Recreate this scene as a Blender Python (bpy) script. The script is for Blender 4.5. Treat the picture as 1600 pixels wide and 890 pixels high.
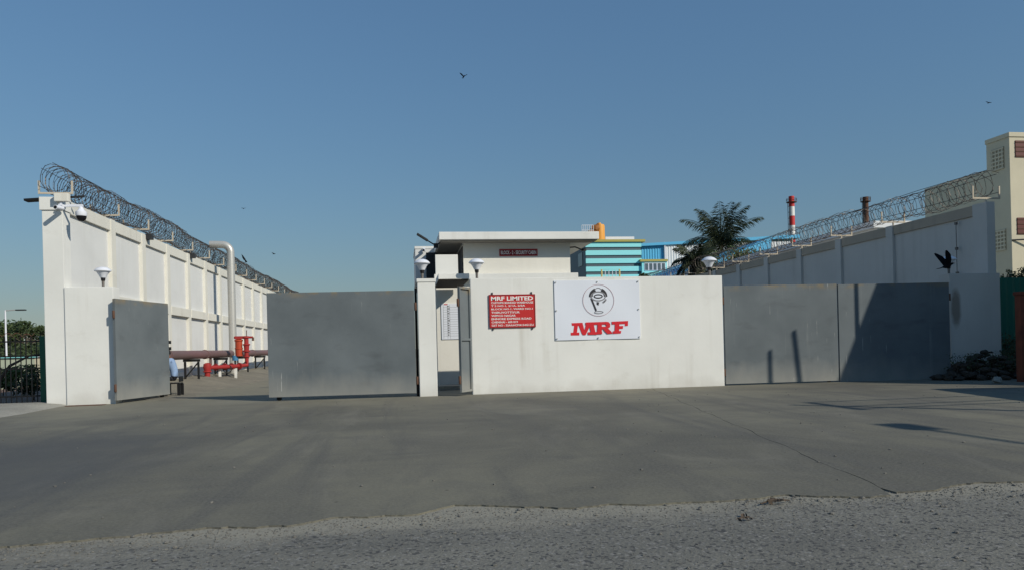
import bpy, bmesh, math, random
from mathutils import Vector, Matrix
PI = math.pi
R = math.radians
sc = bpy.context.scene
for o in list(bpy.data.objects):
    bpy.data.objects.remove(o)
COL = sc.collection
rnd = random.Random(7)

# ------------------------------------------------------------------ camera
YAW, ROLL, F = R(8.45), 0.0255, 1157.0
_s, _c = math.sin(YAW), math.cos(YAW)
FW = Vector((_s, _c, 0)); R0 = Vector((_c, -_s, 0)); ZZ = Vector((0, 0, 1))
XA = R0*math.cos(ROLL) - ZZ*math.sin(ROLL)
YA = ZZ*math.cos(ROLL) + R0*math.sin(ROLL)
CP = Vector((0, 0, 1.35))
cam_d = bpy.data.cameras.new('camera')
cam = bpy.data.objects.new('camera', cam_d)
COL.objects.link(cam)
m = Matrix((XA, YA, -FW)).transposed().to_4x4()
m.translation = CP
cam.matrix_world = m
cam_d.sensor_width = 36.0
cam_d.lens = 36.0*F/1600.0
cam_d.shift_y = 95.0/1600.0
cam_d.clip_start = 0.05
cam_d.clip_end = 6000
sc.camera = cam

def at(u, v, Y):
    """survey helper: world point on the plane Y seen at photo position (u, v)"""
    d = FW + XA*((u-800)/F) + YA*((540-v)/F)
    return CP + d*(Y/d.y)

# ------------------------------------------------------------------ sky, sun, exposure
SUN_EL, SUN_AZ = R(31), math.atan2(0.72, -0.69)
w = bpy.data.worlds.new('World'); sc.world = w; w.use_nodes = True
nt = w.node_tree
bg = nt.nodes['Background']
sky = nt.nodes.new('ShaderNodeTexSky')
sky.sky_type = 'NISHITA'; sky.sun_disc = False
sky.sun_elevation = SUN_EL; sky.sun_rotation = SUN_AZ
sky.altitude = 0; sky.air_density = 2.0; sky.dust_density = 0.0; sky.ozone_density = 10.0
gm = nt.nodes.new('ShaderNodeGamma'); gm.inputs[1].default_value = 0.65        # soft tropical haze: a flatter sky all round
tn = nt.nodes.new('ShaderNodeMix'); tn.data_type = 'RGBA'; tn.blend_type = 'MULTIPLY'; tn.inputs[0].default_value = 1.0
tn.inputs[7].default_value = (1.0, 1.25, 1.53, 1)
nt.links.new(sky.outputs[0], gm.inputs[0]); nt.links.new(gm.outputs[0], tn.inputs[6]); nt.links.new(tn.outputs[2], bg.inputs[0])
bg.inputs[1].default_value = 0.093
sd = bpy.data.lights.new('sun', 'SUN'); sd.energy = 3.75; sd.angle = R(0.5); sd.color = (1.0, 0.94, 0.81)
sun = bpy.data.objects.new('sun', sd); COL.objects.link(sun)
SV = Vector((math.sin(SUN_AZ)*math.cos(SUN_EL), math.cos(SUN_AZ)*math.cos(SUN_EL), math.sin(SUN_EL)))
sun.rotation_euler = SV.to_track_quat('Z', 'Y').to_euler()
sun.location = (30, -20, 40)
sc.view_settings.view_transform = 'Standard'
sc.view_settings.look = 'None'
sc.view_settings.exposure = 0.0
sc.view_settings.gamma = 1.0
sc.render.engine = 'CYCLES'

# ------------------------------------------------------------------ materials
def mat(name, col, rough=0.7, metal=0.0, spec=0.3):
    m = bpy.data.materials.new(name); m.use_nodes = True
    b = m.node_tree.nodes['Principled BSDF']
    b.inputs['Base Color'].default_value = (*col, 1)
    b.inputs['Roughness'].default_value = rough
    b.inputs['Metallic'].default_value = metal
    b.inputs['Specular IOR Level'].default_value = spec
    return m

class NG:
    """tiny node-graph helper over world-position procedural textures"""
    def __init__(s, m):
        s.t = m.node_tree; s.b = s.t.nodes['Principled BSDF']
        s.pos = s.t.nodes.new('ShaderNodeNewGeometry').outputs['Position']
    def L(s, a, b): s.t.links.new(a, b)
    def mapped(s, scale):
        n = s.t.nodes.new('ShaderNodeMapping'); n.inputs['Scale'].default_value = scale
        s.L(s.pos, n.inputs['Vector']); return n.outputs[0]
    def noise(s, scale=(1, 1, 1), sc_=1.0, detail=5, rough=0.55, dist=0.0):
        n = s.t.nodes.new('ShaderNodeTexNoise'); n.inputs['Scale'].default_value = sc_
        n.inputs['Detail'].default_value = detail; n.inputs['Roughness'].default_value = rough
        n.inputs['Distortion'].default_value = dist
        s.L(s.mapped(scale), n.inputs['Vector']); return n.outputs['Fac']
    def voro(s, scale=(1, 1, 1), sc_=1.0, out='Distance', feature='F1'):
        n = s.t.nodes.new('ShaderNodeTexVoronoi'); n.feature = feature
        n.inputs['Scale'].default_value = sc_
        s.L(s.mapped(scale), n.inputs['Vector']); return n.outputs[out]
    def ramp(s, x, lo, hi, a=0.0, b=1.0):
        n = s.t.nodes.new('ShaderNodeMapRange')
        n.inputs[1].default_value = lo; n.inputs[2].default_value = hi
        n.inputs[3].default_value = a; n.inputs[4].default_value = b
        s.L(x, n.inputs[0]); return n.outputs[0]
    def mul(s, a, b, op='MULTIPLY'):
        n = s.t.nodes.new('ShaderNodeMath'); n.operation = op
        for i, x in enumerate((a, b)):
            if isinstance(x, (int, float)): n.inputs[i].default_value = x
            else: s.L(x, n.inputs[i])
        return n.outputs[0]
    def z(s):
        n = s.t.nodes.new('ShaderNodeSeparateXYZ'); s.L(s.pos, n.inputs[0]); return n.outputs
    def mix(s, fac, a, b):
        n = s.t.nodes.new('ShaderNodeMix'); n.data_type = 'RGBA'
        if isinstance(fac, (int, float)): n.inputs[0].default_value = fac
        else: s.L(fac, n.inputs[0])
        for i, x in ((6, a), (7, b)):
            if isinstance(x, tuple): n.inputs[i].default_value = (*x, 1)
            else: s.L(x, n.inputs[i])
        return n.outputs[2]
    def base(s, c): s.L(c, s.b.inputs['Base Color'])
    def bump(s, h, dist=0.01, strength=0.5):
        n = s.t.nodes.new('ShaderNodeBump'); n.inputs['Distance'].default_value = dist
        n.inputs['Strength'].default_value = strength
        s.L(h, n.inputs['Height']); s.L(n.outputs[0], s.b.inputs['Normal'])

def painted(name, col, stain, amt=0.5, splash=0.5, zbase=0.0):
    m = mat(name, col, 0.75); g = NG(m)
    big = g.noise(sc_=0.7, detail=6)
    c = g.mix(g.ramp(big, 0.35, 0.75), col, tuple(x*0.90 for x in col))
    st = g.mul(g.ramp(g.noise((3.2, 3.2, 0.16), 1.0, 6, 0.6), 0.52, 0.78),
               g.ramp(g.noise((0.5, 0.5, 0.8), 1.0, 3), 0.38, 0.68))
    c = g.mix(g.mul(st, amt), c, stain)
    blot = g.ramp(g.noise((1.3, 1.3, 2.2), 1.0, 7, 0.65), 0.60, 0.78)
    c = g.mix(g.mul(blot, amt*0.5), c, stain)
    if splash:
        h = g.mul(g.z()[2], g.mul(g.noise((1.6, 1.6, 1.2), 1.0, 5), 0.9), 'SUBTRACT')
        c = g.mix(g.mul(g.ramp(h, zbase-0.45, zbase-0.10, 1, 0), splash), c, (0.36, 0.33, 0.28))
    g.base(c)
    g.bump(g.noise(sc_=9, detail=8), 0.006, 0.35)
    return m

WHITE = painted('weathered white wall paint', (0.76, 0.755, 0.72), (0.48, 0.45, 0.39), 0.62, 0.28)
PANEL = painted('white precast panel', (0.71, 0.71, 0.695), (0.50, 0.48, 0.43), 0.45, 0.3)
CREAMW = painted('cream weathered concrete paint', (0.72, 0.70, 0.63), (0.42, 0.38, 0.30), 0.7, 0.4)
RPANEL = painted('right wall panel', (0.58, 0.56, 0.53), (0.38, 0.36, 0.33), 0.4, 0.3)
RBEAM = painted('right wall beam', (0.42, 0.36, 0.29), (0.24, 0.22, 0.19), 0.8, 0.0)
SOFF = painted('shade-dark soffit', (0.26, 0.24, 0.21), (0.12, 0.11, 0.10), 0.6, 0.0)  # shade under the cabin roof is put into this dark colour
CREAM = painted('cream building render', (0.58, 0.53, 0.40), (0.45, 0.40, 0.30), 0.35, 0.0)
CABIN = painted('cabin wall paint', (0.74, 0.72, 0.66), (0.55, 0.52, 0.46), 0.3, 0.2)
SHED_W = mat('white corrugated sheet', (0.70, 0.72, 0.74), 0.5)
SHED_B = mat('blue corrugated sheet', (0.10, 0.42, 0.68), 0.5)
TEAL = mat('teal cladding', (0.30, 0.76, 0.78), 0.5)
DTEAL = mat('dark louvre cladding', (0.085, 0.12, 0.14), 0.5)
OLIVE = mat('olive fascia', (0.42, 0.36, 0.10), 0.6)
ORANGE = mat('orange tank', (0.72, 0.33, 0.06), 0.5)
BROWNM = mat('rusty brown', (0.115, 0.06, 0.04), 0.85)
YELL = mat('pale yellow enamel', (0.68, 0.55, 0.22), 0.5)
BLACK = mat('black metal', (0.012, 0.012, 0.013), 0.5)
DARK = mat('dark steel', (0.03, 0.032, 0.035), 0.55)
WIRE = mat('galvanised rusted wire', (0.10, 0.085, 0.075), 0.5, 0.6)
BRK = painted('bracket paint', (0.55, 0.48, 0.38), (0.25, 0.16, 0.10), 0.8, 0.0)
REDP = mat('fire red paint', (0.33, 0.03, 0.028), 0.5)
BLUEP = mat('valve blue paint', (0.06, 0.20, 0.36), 0.5)
STEEL = mat('aluminium cladding', (0.50, 0.49, 0.46), 0.38, 0.35)
STEMG = mat('weathered grey stem', (0.16, 0.145, 0.13), 0.6)
LAMPW = mat('opal white plastic', (0.72, 0.74, 0.80), 0.35)
REDS = mat('sign red enamel', (0.52, 0.03, 0.03), 0.4)
REDL = mat('logo red vinyl', (0.62, 0.02, 0.03), 0.45)
SIGNW = mat('white sign vinyl', (0.72, 0.75, 0.82), 0.4)
TXTW = mat('white lettering', (0.80, 0.78, 0.76), 0.5)
MAROON = mat('maroon sign', (0.22, 0.015, 0.02), 0.45)
INK = mat('printed black ink', (0.03, 0.03, 0.035), 0.6)
INKG = mat('printed grey ink', (0.22, 0.22, 0.24), 0.6)
GREENF = mat('green fence paint', (0.012, 0.09, 0.055), 0.5)
GREENW = mat('green sheet metal', (0.02, 0.16, 0.12), 0.5)
WOOD = mat('dead wood', (0.08, 0.06, 0.045), 0.9)
SHADEB = mat('shade-dark boarding', (0.03, 0.026, 0.022), 0.9)  # near-black colour paints in the shade under the door canopy
SKIN = mat('skin', (0.16, 0.08, 0.05), 0.6)
SHIRT = mat('light blue shirt', (0.24, 0.34, 0.52), 0.85)
TROUS = mat('dark trousers', (0.015, 0.016, 0.022), 0.8)
HAIR = mat('black hair', (0.01, 0.009, 0.008), 0.6)
DGLASS = mat('dark window glass', (0.02, 0.025, 0.03), 0.1, 0, 0.5)
MAROONW = mat('dark red window', (0.11, 0.025, 0.02), 0.5)
VENT = mat('vent block', (0.30, 0.27, 0.20), 0.8)
STACKR = mat('stack red', (0.55, 0.04, 0.04), 0.6)
STACKW = mat('stack white', (0.75, 0.74, 0.72), 0.6)
FEATHER = mat('crow feather', (0.008, 0.008, 0.010), 0.85, 0, 0.1)
HOARD = mat('site tarpaulin', (0.10, 0.09, 0.08), 0.9)

def m_gate():
    m = mat('grey gate paint', (0.15, 0.165, 0.175), 0.6, 0, 0.12); g = NG(m)
    c = g.mix(g.ramp(g.noise(sc_=0.8, detail=6), 0.3, 0.72), (0.160, 0.181, 0.192), (0.116, 0.133, 0.143))
    sm = g.ramp(g.noise((0.9, 0.9, 2.4), 1.3, 5), 0.58, 0.80)
    c = g.mix(g.mul(sm, 0.5), c, (0.085, 0.092, 0.098))
    st = g.mul(g.ramp(g.noise((9, 9, 0.22), 1.0, 4), 0.62, 0.76), g.ramp(g.noise((1, 1, 1.1), 0.9, 2), 0.45, 0.7))
    c = g.mix(g.mul(st, 0.40), c, (0.33, 0.34, 0.33))
    h = g.mul(g.z()[2], g.mul(g.noise((2, 2, 1), 1.0, 5), 0.9), 'SUBTRACT')
    c = g.mix(g.ramp(h, -0.42, 0.30, 0.75, 0), c, (0.29, 0.285, 0.26))
    sc1 = g.mul(g.ramp(g.noise((30, 30, 0.9), 1.0, 2, 0.4), 0.70, 0.74), g.ramp(g.noise((0.7, 0.7, 1.6), 1.0, 2), 0.56, 0.62))
    c = g.mix(g.mul(sc1, 0.7), c, (0.5, 0.5, 0.48))
    rust = g.mul(g.ramp(g.z()[2], 2.80, 2.98), g.ramp(g.noise((2.5, 2.5, 3), 1.0, 5), 0.45, 0.62))
    c = g.mix(g.mul(rust, 0.6), c, (0.28, 0.20, 0.09))
    g.base(c); g.bump(g.noise((0.8, 0.8, 0.5), 1.2, 3), 0.03, 0.35)
    return m
GATE = m_gate()

def m_concrete():
    m = mat('forecourt concrete', (0.16, 0.16, 0.145), 0.85); g = NG(m)
    big = g.noise((1, 0.8, 1), 0.22, 6, 0.6, 0.6)
    c = g.mix(g.ramp(big, 0.36, 0.64), (0.080, 0.077, 0.064), (0.186, 0.174, 0.126))
    swirl = g.noise((0.55, 1.5, 1), 0.5, 6, 0.6, 1.2)
    c = g.mix(g.mul(g.ramp(swirl, 0.50, 0.66), 0.55), c, (0.070, 0.068, 0.060))
    tyre = g.noise((1.0, 0.09, 1), 1.2, 6, 0.62, 0.9)
    c = g.mix(g.mul(g.ramp(tyre, 0.50, 0.64), 0.62), c, (0.068, 0.067, 0.064))
    worn = g.noise((0.7, 0.22, 1), 0.9, 7, 0.66, 1.4)
    c = g.mix(g.mul(g.ramp(worn, 0.52, 0.68), 0.5), c, (0.215, 0.20, 0.16))
    patch = g.noise((1, 1, 1), 1.6, 9, 0.72, 0.4)
    c = g.mix(g.ramp(patch, 0.44, 0.62, 0, 0.35), c, (0.085, 0.083, 0.075))
    fine = g.noise(sc_=30, detail=6, rough=0.7)
    c = g.mix(g.ramp(fine, 0.35, 0.7, 0, 0.5), c, (0.24, 0.225, 0.18))
    spot = g.ramp(g.voro((1, 1, 1), 2.2), 0.02, 0.06, 1, 0)
    c = g.mix(g.mul(spot, 0.75), c, (0.035, 0.033, 0.03))
    ysp = g.ramp(g.noise((1, 1.7, 1), 1.1, 4), 0.72, 0.78)
    c = g.mix(g.mul(ysp, 0.5), c, (0.26, 0.21, 0.12))
    dust = g.ramp(g.mul(g.z()[1], g.mul(g.noise(sc_=0.35, detail=5), 9.0), 'ADD'), 21.5, 26.5)
    c = g.mix(g.mul(dust, 0.6), c, (0.25, 0.23, 0.17))
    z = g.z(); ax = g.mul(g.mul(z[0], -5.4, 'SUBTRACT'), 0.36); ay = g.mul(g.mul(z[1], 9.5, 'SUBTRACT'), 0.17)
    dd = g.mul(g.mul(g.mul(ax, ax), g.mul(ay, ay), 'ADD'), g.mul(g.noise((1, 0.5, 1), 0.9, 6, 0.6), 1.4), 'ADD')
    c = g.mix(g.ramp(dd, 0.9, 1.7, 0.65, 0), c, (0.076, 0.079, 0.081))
    g.base(c)
    g.bump(g.mul(g.noise(sc_=6, detail=8, rough=0.7), g.mul(fine, 0.4), 'ADD'), 0.012, 0.5)
    return m
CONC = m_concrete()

def m_road():
    m = mat('worn gravelly road', (0.15, 0.15, 0.145), 0.95); g = NG(m)
    big = g.noise((0.6, 1.6, 1), 0.5, 6, 0.6)
    c = g.mix(g.ramp(big, 0.35, 0.68), (0.150, 0.146, 0.128), (0.235, 0.226, 0.19))
    v = g.voro(sc_=42, out='Color')
    sp = g.t.nodes.new('ShaderNodeSeparateColor'); g.L(v, sp.inputs[0])
    c = g.mix(g.ramp(sp.outputs[0], 0.80, 0.88, 0, 0.8), c, (0.045, 0.045, 0.048))
    c = g.mix(g.ramp(sp.outputs[1], 0.86, 0.95, 0, 0.6), c, (0.30, 0.29, 0.27))
    fine = g.noise(sc_=90, detail=5, rough=0.75)
    c = g.mix(g.ramp(fine, 0.42, 0.62, 0, 0.5), c, (0.07, 0.07, 0.07))
    ysp = g.ramp(g.noise((1, 1.5, 1), 1.6, 4), 0.70, 0.76)
    c = g.mix(g.mul(ysp, 0.45), c, (0.27, 0.20, 0.11))
    sand = g.mul(g.z()[1], g.mul(g.noise((0.8, 1.4, 1), 1.5, 7, 0.65), 1.5), 'ADD')
    c = g.mix(g.ramp(sand, 6.15, 6.65, 0, 0.7), c, (0.30, 0.28, 0.225))
    g.base(c)
    g.bump(g.mul(g.voro(sc_=38), g.mul(fine, 0.8), 'ADD'), 0.010, 0.45)
    return m
ROAD = m_road()

def m_dirt(name, a, b, sc_=1.0):
    m = mat(name, a, 0.95); g = NG(m)
    c = g.mix(g.ramp(g.noise(sc_=0.8*sc_, detail=8, rough=0.65), 0.35, 0.68), a, b)
    c = g.mix(g.ramp(g.noise(sc_=22, detail=5, rough=0.7), 0.42, 0.7, 0, 0.5), c, tuple(x*0.55 for x in a))
    g.base(c); g.bump(g.noise(sc_=7, detail=8, rough=0.7), 0.04, 0.8)
    return m
DIRT = m_dirt('dry sandy soil', (0.25, 0.225, 0.175), (0.17, 0.155, 0.125))
GROUNDM = m_dirt('open ground', (0.19, 0.17, 0.12), (0.09, 0.10, 0.05), 0.2)
PINK = m_dirt('reddish bare earth', (0.30, 0.19, 0.14), (0.22, 0.15, 0.11))
PAVE = m_dirt('pale pavement concrete', (0.36, 0.345, 0.30), (0.27, 0.255, 0.22))
GRAVEL = m_dirt('loose grey stones', (0.22, 0.21, 0.185), (0.13, 0.125, 0.115), 6)
RUBM = m_dirt('broken rubble', (0.07, 0.058, 0.046), (0.035, 0.03, 0.026), 3)

def m_pipe():
    m = mat('faded maroon pipe paint', (0.17, 0.09, 0.09), 0.6); g = NG(m)
    c = g.mix(g.ramp(g.noise((2, 0.3, 2), 1.0, 6), 0.35, 0.7), (0.19, 0.10, 0.10), (0.13, 0.095, 0.09))
    g.base(c); return m
PIPEM = m_pipe()
def m_brick():
    m = mat('terracotta plaster', (0.20, 0.055, 0.03), 0.85); g = NG(m)
    c = g.mix(g.ramp(g.noise(sc_=3, detail=6), 0.35, 0.7), (0.22, 0.065, 0.035), (0.13, 0.04, 0.025))
    g.base(c); g.bump(g.noise(sc_=12), 0.01, 0.5); return m
TERRA = m_brick()
def m_leaf(name, a, b):
    m = mat(name, a, 0.6); g = NG(m)
    g.base(g.mix(g.ramp(g.noise(sc_=1.3, detail=4), 0.35, 0.65), a, b)); return m
LEAF = m_leaf('tree leaves', (0.035, 0.06, 0.018), (0.075, 0.10, 0.03))
LEAFD = m_leaf('dark tree leaves', (0.022, 0.04, 0.014), (0.05, 0.07, 0.025))
LEAFL = m_leaf('light shrub leaves', (0.07, 0.11, 0.03), (0.12, 0.15, 0.05))
PALML = m_leaf('palm leaflets', (0.020, 0.030, 0.014), (0.045, 0.055, 0.022))
BARK = m_dirt('bark', (0.13, 0.10, 0.075), (0.07, 0.055, 0.04), 4)

# ------------------------------------------------------------------ mesh helpers
class MB:
    def __init__(s): s.v = []; s.f = []
    def quad(s, *p):
        n = len(s.v); s.v += [tuple(q) for q in p]; s.f.append(tuple(range(n, n+len(p)))); return s
    def box(s, x0, x1, y0, y1, z0, z1):
        n = len(s.v)
        s.v += [(x0,y0,z0),(x1,y0,z0),(x1,y1,z0),(x0,y1,z0),(x0,y0,z1),(x1,y0,z1),(x1,y1,z1),(x0,y1,z1)]
        s.f += [tuple(n+i for i in q) for q in ((0,3,2,1),(4,5,6,7),(0,1,5,4),(1,2,6,5),(2,3,7,6),(3,0,4,7))]
        return s
    def obox(s, c, sx, sy, sz, M=None):
        n0 = len(s.v); s.box(-sx/2, sx/2, -sy/2, sy/2, -sz/2, sz/2)
        M = M or Matrix(); c = Vector(c)
        for i in range(n0, len(s.v)): s.v[i] = tuple(M @ Vector(s.v[i]) + c)
        return s
    def tube(s, path, r, n=8, caps=True):
        P = [Vector(p) for p in path]; rs = r if isinstance(r, (list, tuple)) else [r]*len(P)
        base = len(s.v); up = None
        for i, p in enumerate(P):
            t = (P[min(i+1, len(P)-1)] - P[max(i-1, 0)])
            t = t.normalized() if t.length > 1e-9 else Vector((0, 0, 1))
            if up is None:
                up = Vector((0, 0, 1)) if abs(t.z) < 0.9 else Vector((1, 0, 0))
            a = up - t*up.dot(t)
            a = a.normalized() if a.length > 1e-6 else t.orthogonal().normalized()
            up = a; b = t.cross(a)
            for k in range(n):
                q = p + (a*math.cos(2*PI*k/n) + b*math.sin(2*PI*k/n))*rs[i]; s.v.append(tuple(q))
        for i in range(len(P)-1):
            for k in range(n):
                k2 = (k+1) % n
                s.f.append((base+i*n+k, base+i*n+k2, base+(i+1)*n+k2, base+(i+1)*n+k))
        if caps:
            s.f.append(tuple(base+k for k in reversed(range(n))))
            s.f.append(tuple(base+(len(P)-1)*n+k for k in range(n)))
        return s
    def lathe(s, prof, c=(0, 0, 0), n=20):
        b = len(s.v); c = Vector(c)
        for r, z in prof:
            for k in range(n):
                s.v.append((c.x+r*math.cos(2*PI*k/n), c.y+r*math.sin(2*PI*k/n), c.z+z))
        for i in range(len(prof)-1):
            for k in range(n):
                k2 = (k+1) % n
                s.f.append((b+i*n+k, b+i*n+k2, b+(i+1)*n+k2, b+(i+1)*n+k))
        s.f.append(tuple(b+k for k in reversed(range(n))))
        s.f.append(tuple(b+(len(prof)-1)*n+k for k in range(n)))
        return s
    def prism(s, pts, y0, y1):
        """outline in the XZ plane, extruded from y0 (front) to y1"""
        ar = sum(pts[i][0]*pts[(i+1) % len(pts)][1] - pts[(i+1) % len(pts)][0]*pts[i][1] for i in range(len(pts)))
        if ar < 0: pts = pts[::-1]
        n = len(s.v); k = len(pts)
        s.v += [(x, y0, z) for x, z in pts] + [(x, y1, z) for x, z in pts]
        s.f.append(tuple(range(n, n+k))); s.f.append(tuple(range(n+2*k-1, n+k-1, -1)))
        for i in range(k):
            j = (i+1) % k; s.f.append((n+j, n+i, n+k+i, n+k+j))
        return s
    def stone(s, c, r, rg, flat=0.65):
        """rough 12-vertex chunk"""
        n = len(s.v); t = (1+5**0.5)/2
        V = [(-1,t,0),(1,t,0),(-1,-t,0),(1,-t,0),(0,-1,t),(0,1,t),(0,-1,-t),(0,1,-t),(t,0,-1),(t,0,1),(-t,0,-1),(-t,0,1)]
        a = rg.random()*2*PI; ca, sa = math.cos(a), math.sin(a); ex = rg.uniform(0.7, 1.35)
        for x, y, z in V:
            k = r/1.9*rg.uniform(0.72, 1.2); x, y, z = x*k*ex, y*k, z*k*flat
            s.v.append((c[0]+x*ca-y*sa, c[1]+x*sa+y*ca, c[2]+z))
        s.f += [tuple(n+i for i in q) for q in ((0,11,5),(0,5,1),(0,1,7),(0,7,10),(0,10,11),(1,5,9),(5,11,4),(11,10,2),(10,7,6),(7,1,8),(3,9,4),(3,4,2),(3,2,6),(3,6,8),(3,8,9),(4,9,5),(2,4,11),(6,2,10),(8,6,7),(9,8,1))]
        return s
    def leaves(s, c, rad, n, size, rg, squash=0.8):
        c = Vector(c)
        for _ in range(n):
            d = Vector((rg.gauss(0, 1), rg.gauss(0, 1), rg.gauss(0, 1))).normalized()*rad*(rg.random()**0.45)
            d.z *= squash; p = c + d
            a = Vector((rg.gauss(0, 1), rg.gauss(0, 1), rg.gauss(0, 0.6))).normalized()
            b = a.orthogonal().normalized(); b = (b + a.cross(b)*rg.uniform(-1, 1)).normalized()
            l = size*rg.uniform(0.6, 1.3); wd = l*rg.uniform(0.35, 0.6)
            s.quad(p-a*l*0.5, p+b*wd*0.5, p+a*l*0.5, p-b*wd*0.5)
        return s
    def build(s, name, material, parent=None, smooth=False, bevel=0.0, base=None):
        """link as ONE object; vertices are given in world space unless base is given"""
        off = Vector((0, 0, 0)); p = parent
        while p is not None: off += Vector(p.location); p = p.parent
        if parent is None and base is not None: off = Vector(base)
        me = bpy.data.meshes.new(name)
        me.from_pydata([tuple(Vector(v)-off) for v in s.v], [], s.f)
        me.materials.append(material)
        if bevel:
            bm = bmesh.new(); bm.from_mesh(me)
            bmesh.ops.remove_doubles(bm, verts=bm.verts, dist=1e-5)
            bmesh.ops.bevel(bm, geom=list(bm.edges), offset=bevel, segments=2, affect='EDGES', profile=0.7)
            bm.to_mesh(me); bm.free()
        if smooth:
            me.polygons.foreach_set('use_smooth', [True]*len(me.polygons))
            if hasattr(me, 'set_sharp_from_angle'): me.set_sharp_from_angle(angle=R(40))
        me.update()
        o = bpy.data.objects.new(name, me); COL.objects.link(o)
        if parent is not None: o.parent = parent
        elif base is not None: o.location = base
        return o

def tag(o, label=None, cat=None, group=None, kind=None):
    if label: o['label'] = label
    if cat: o['category'] = cat
    if group: o['group'] = group
    if kind: o['kind'] = kind
    return o
def empty(name, loc, label, cat, group=None):
    o = bpy.data.objects.new(name, None); o.location = loc; o.empty_display_size = 0.2
    COL.objects.link(o); return tag(o, label, cat, group)
def copy_tree(o, parent=None):
    c = o.copy(); COL.objects.link(c); c.parent = parent
    for ch in list(o.children):
        if ch is not c: copy_tree(ch, c)
    return c
def text(body, name, x0, z0, height, y, material, parent, width=None, bold=0.0, depth=0.003):
    """flat lettering on a plane facing -Y; (x0, z0) is its lower left corner"""
    cu = bpy.data.curves.new('lettering', 'FONT'); cu.body = body; cu.offset = bold
    cu.resolution_u = 2
    ob = bpy.data.objects.new('lettering', cu); COL.objects.link(ob)
    me = bpy.data.meshes.new_from_object(ob)
    bpy.data.objects.remove(ob)
    xs = [v.co.x for v in me.vertices]; ys = [v.co.y for v in me.vertices]
    ax, ay = min(xs), min(ys); hh = (max(ys)-ay) or 1; ww = (max(xs)-ax) or 1
    kz = height/hh; kx = (width/ww) if width else kz
    b = MB(); b.v = [(x0+(v.co.x-ax)*kx, y, z0+(v.co.y-ay)*kz) for v in me.vertices]
    b.f = [tuple(p.vertices) for p in me.polygons]
    bpy.data.meshes.remove(me)
    return tag(b.build(name, material, parent), kind='stuff')

# ------------------------------------------------------------------ ground, road, forecourt
def sheet(name, pts, z, material, thick=0.0, label=None, parent=None):
    b = MB()
    if thick:
        n = len(pts); ar = sum(pts[i][0]*pts[(i+1)%n][1]-pts[(i+1)%n][0]*pts[i][1] for i in range(n))
        if ar < 0: pts = pts[::-1]
        b.v = [(x, y, z) for x, y in pts] + [(x, y, z-thick) for x, y in pts]
        b.f = [tuple(range(n))] + [((i+1)%n, i, n+i, n+(i+1)%n) for i in range(n)]
    else:
        n = len(pts); ar = sum(pts[i][0]*pts[(i+1)%n][1]-pts[(i+1)%n][0]*pts[i][1] for i in range(n))
        if ar < 0: pts = pts[::-1]
        b.quad(*[(x, y, z) for x, y in pts])
    o = b.build(name, material, parent)
    if parent is None: tag(o, label, None, None, 'structure')
    return o
ZG = -0.12
b = MB(); N = 3000
b.quad((-N, -N, ZG), (N, -N, ZG), (N, N, ZG), (-N, N, ZG)); tag(b.build('ground', GROUNDM), kind='structure')
sheet('road', [(-80, -14), (90, -14), (90, 7.2), (-80, 7.2)], -0.014, ROAD, 0.06)
# forecourt: an under-sheet seen in the joint, and the cast slabs above it with an open joint between them
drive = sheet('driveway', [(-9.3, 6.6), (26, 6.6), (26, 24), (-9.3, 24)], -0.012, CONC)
def ragged(x0, x1, y, rg, step=0.035, amp=0.016):
    pts = []; x = x0; d = 0; cs = [rg.gauss(0, 0.075) for _ in range(400)]
    while x < x1:
        d = d*0.8 + rg.gauss(0, amp*0.6)
        pts.append((x, y + 0.14*math.sin(x*0.9+1) + 0.05*math.sin(x*2.7) + d + cs[int((x-x0)/0.32)]*(1-((x-x0)/0.32 % 1)) + cs[int((x-x0)/0.32)+1]*((x-x0)/0.32 % 1))); x += step*rg.uniform(0.5, 1.5)
    return pts
jn = lambda y: 4.15 + (y-5.8)*(7.1-4.15)/(20.4-5.8)
rg = random.Random(3)
front = ragged(-30, 40, 6.02, rg)
fl = [p for p in front if p[0] < jn(p[1])-0.02 and p[0] > -11.4]; fr = [p for p in front if p[0] > jn(p[1])+0.02]
jl = [(jn(y)+0.025*math.sin(y*3.1)+rg.gauss(0, 0.008), y) for y in [6.08+i*0.25 for i in range(71)]]
ja = [(x-0.004, y) for x, y in jl]; jb = [(x+0.006+0.005*math.sin(y*5), y) for x, y in jl]
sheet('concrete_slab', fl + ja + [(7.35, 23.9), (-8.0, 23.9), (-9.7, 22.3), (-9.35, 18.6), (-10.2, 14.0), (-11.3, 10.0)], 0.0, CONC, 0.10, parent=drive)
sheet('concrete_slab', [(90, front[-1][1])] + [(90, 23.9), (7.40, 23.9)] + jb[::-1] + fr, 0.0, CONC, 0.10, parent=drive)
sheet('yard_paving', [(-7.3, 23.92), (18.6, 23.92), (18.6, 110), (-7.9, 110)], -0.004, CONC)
# raised sandy verge along the left wall
b = MB(); ny = 90; prof = [(-9.45, 0.36), (-8.9, 0.37), (-8.4, 0.33), (-7.8, 0.22), (-7.2, 0.10), (-6.7, 0.015), (-6.3, -0.04)]
rg = random.Random(5)
for i in range(ny+1):
    y = 23.4 + i*0.75
    for j, (x, z) in enumerate(prof):
        b.v.append((x + (rg.gauss(0, 0.12) if 1 < j else 0), y, z*min(1, max(0.05, (y-24.2)/8.0)) + (0 if z > 0 else -0.02) + (rg.gauss(0, 0.02) if z > 0 else 0)))
k = len(prof)
for i in range(ny):
    for j in range(k-1): b.f.append((i*k+j, i*k+j+1, (i+1)*k+j+1, (i+1)*k+j))
b.f = [q[::1] for q in b.f]
tag(b.build('verge', DIRT, smooth=True), kind='structure')
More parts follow.
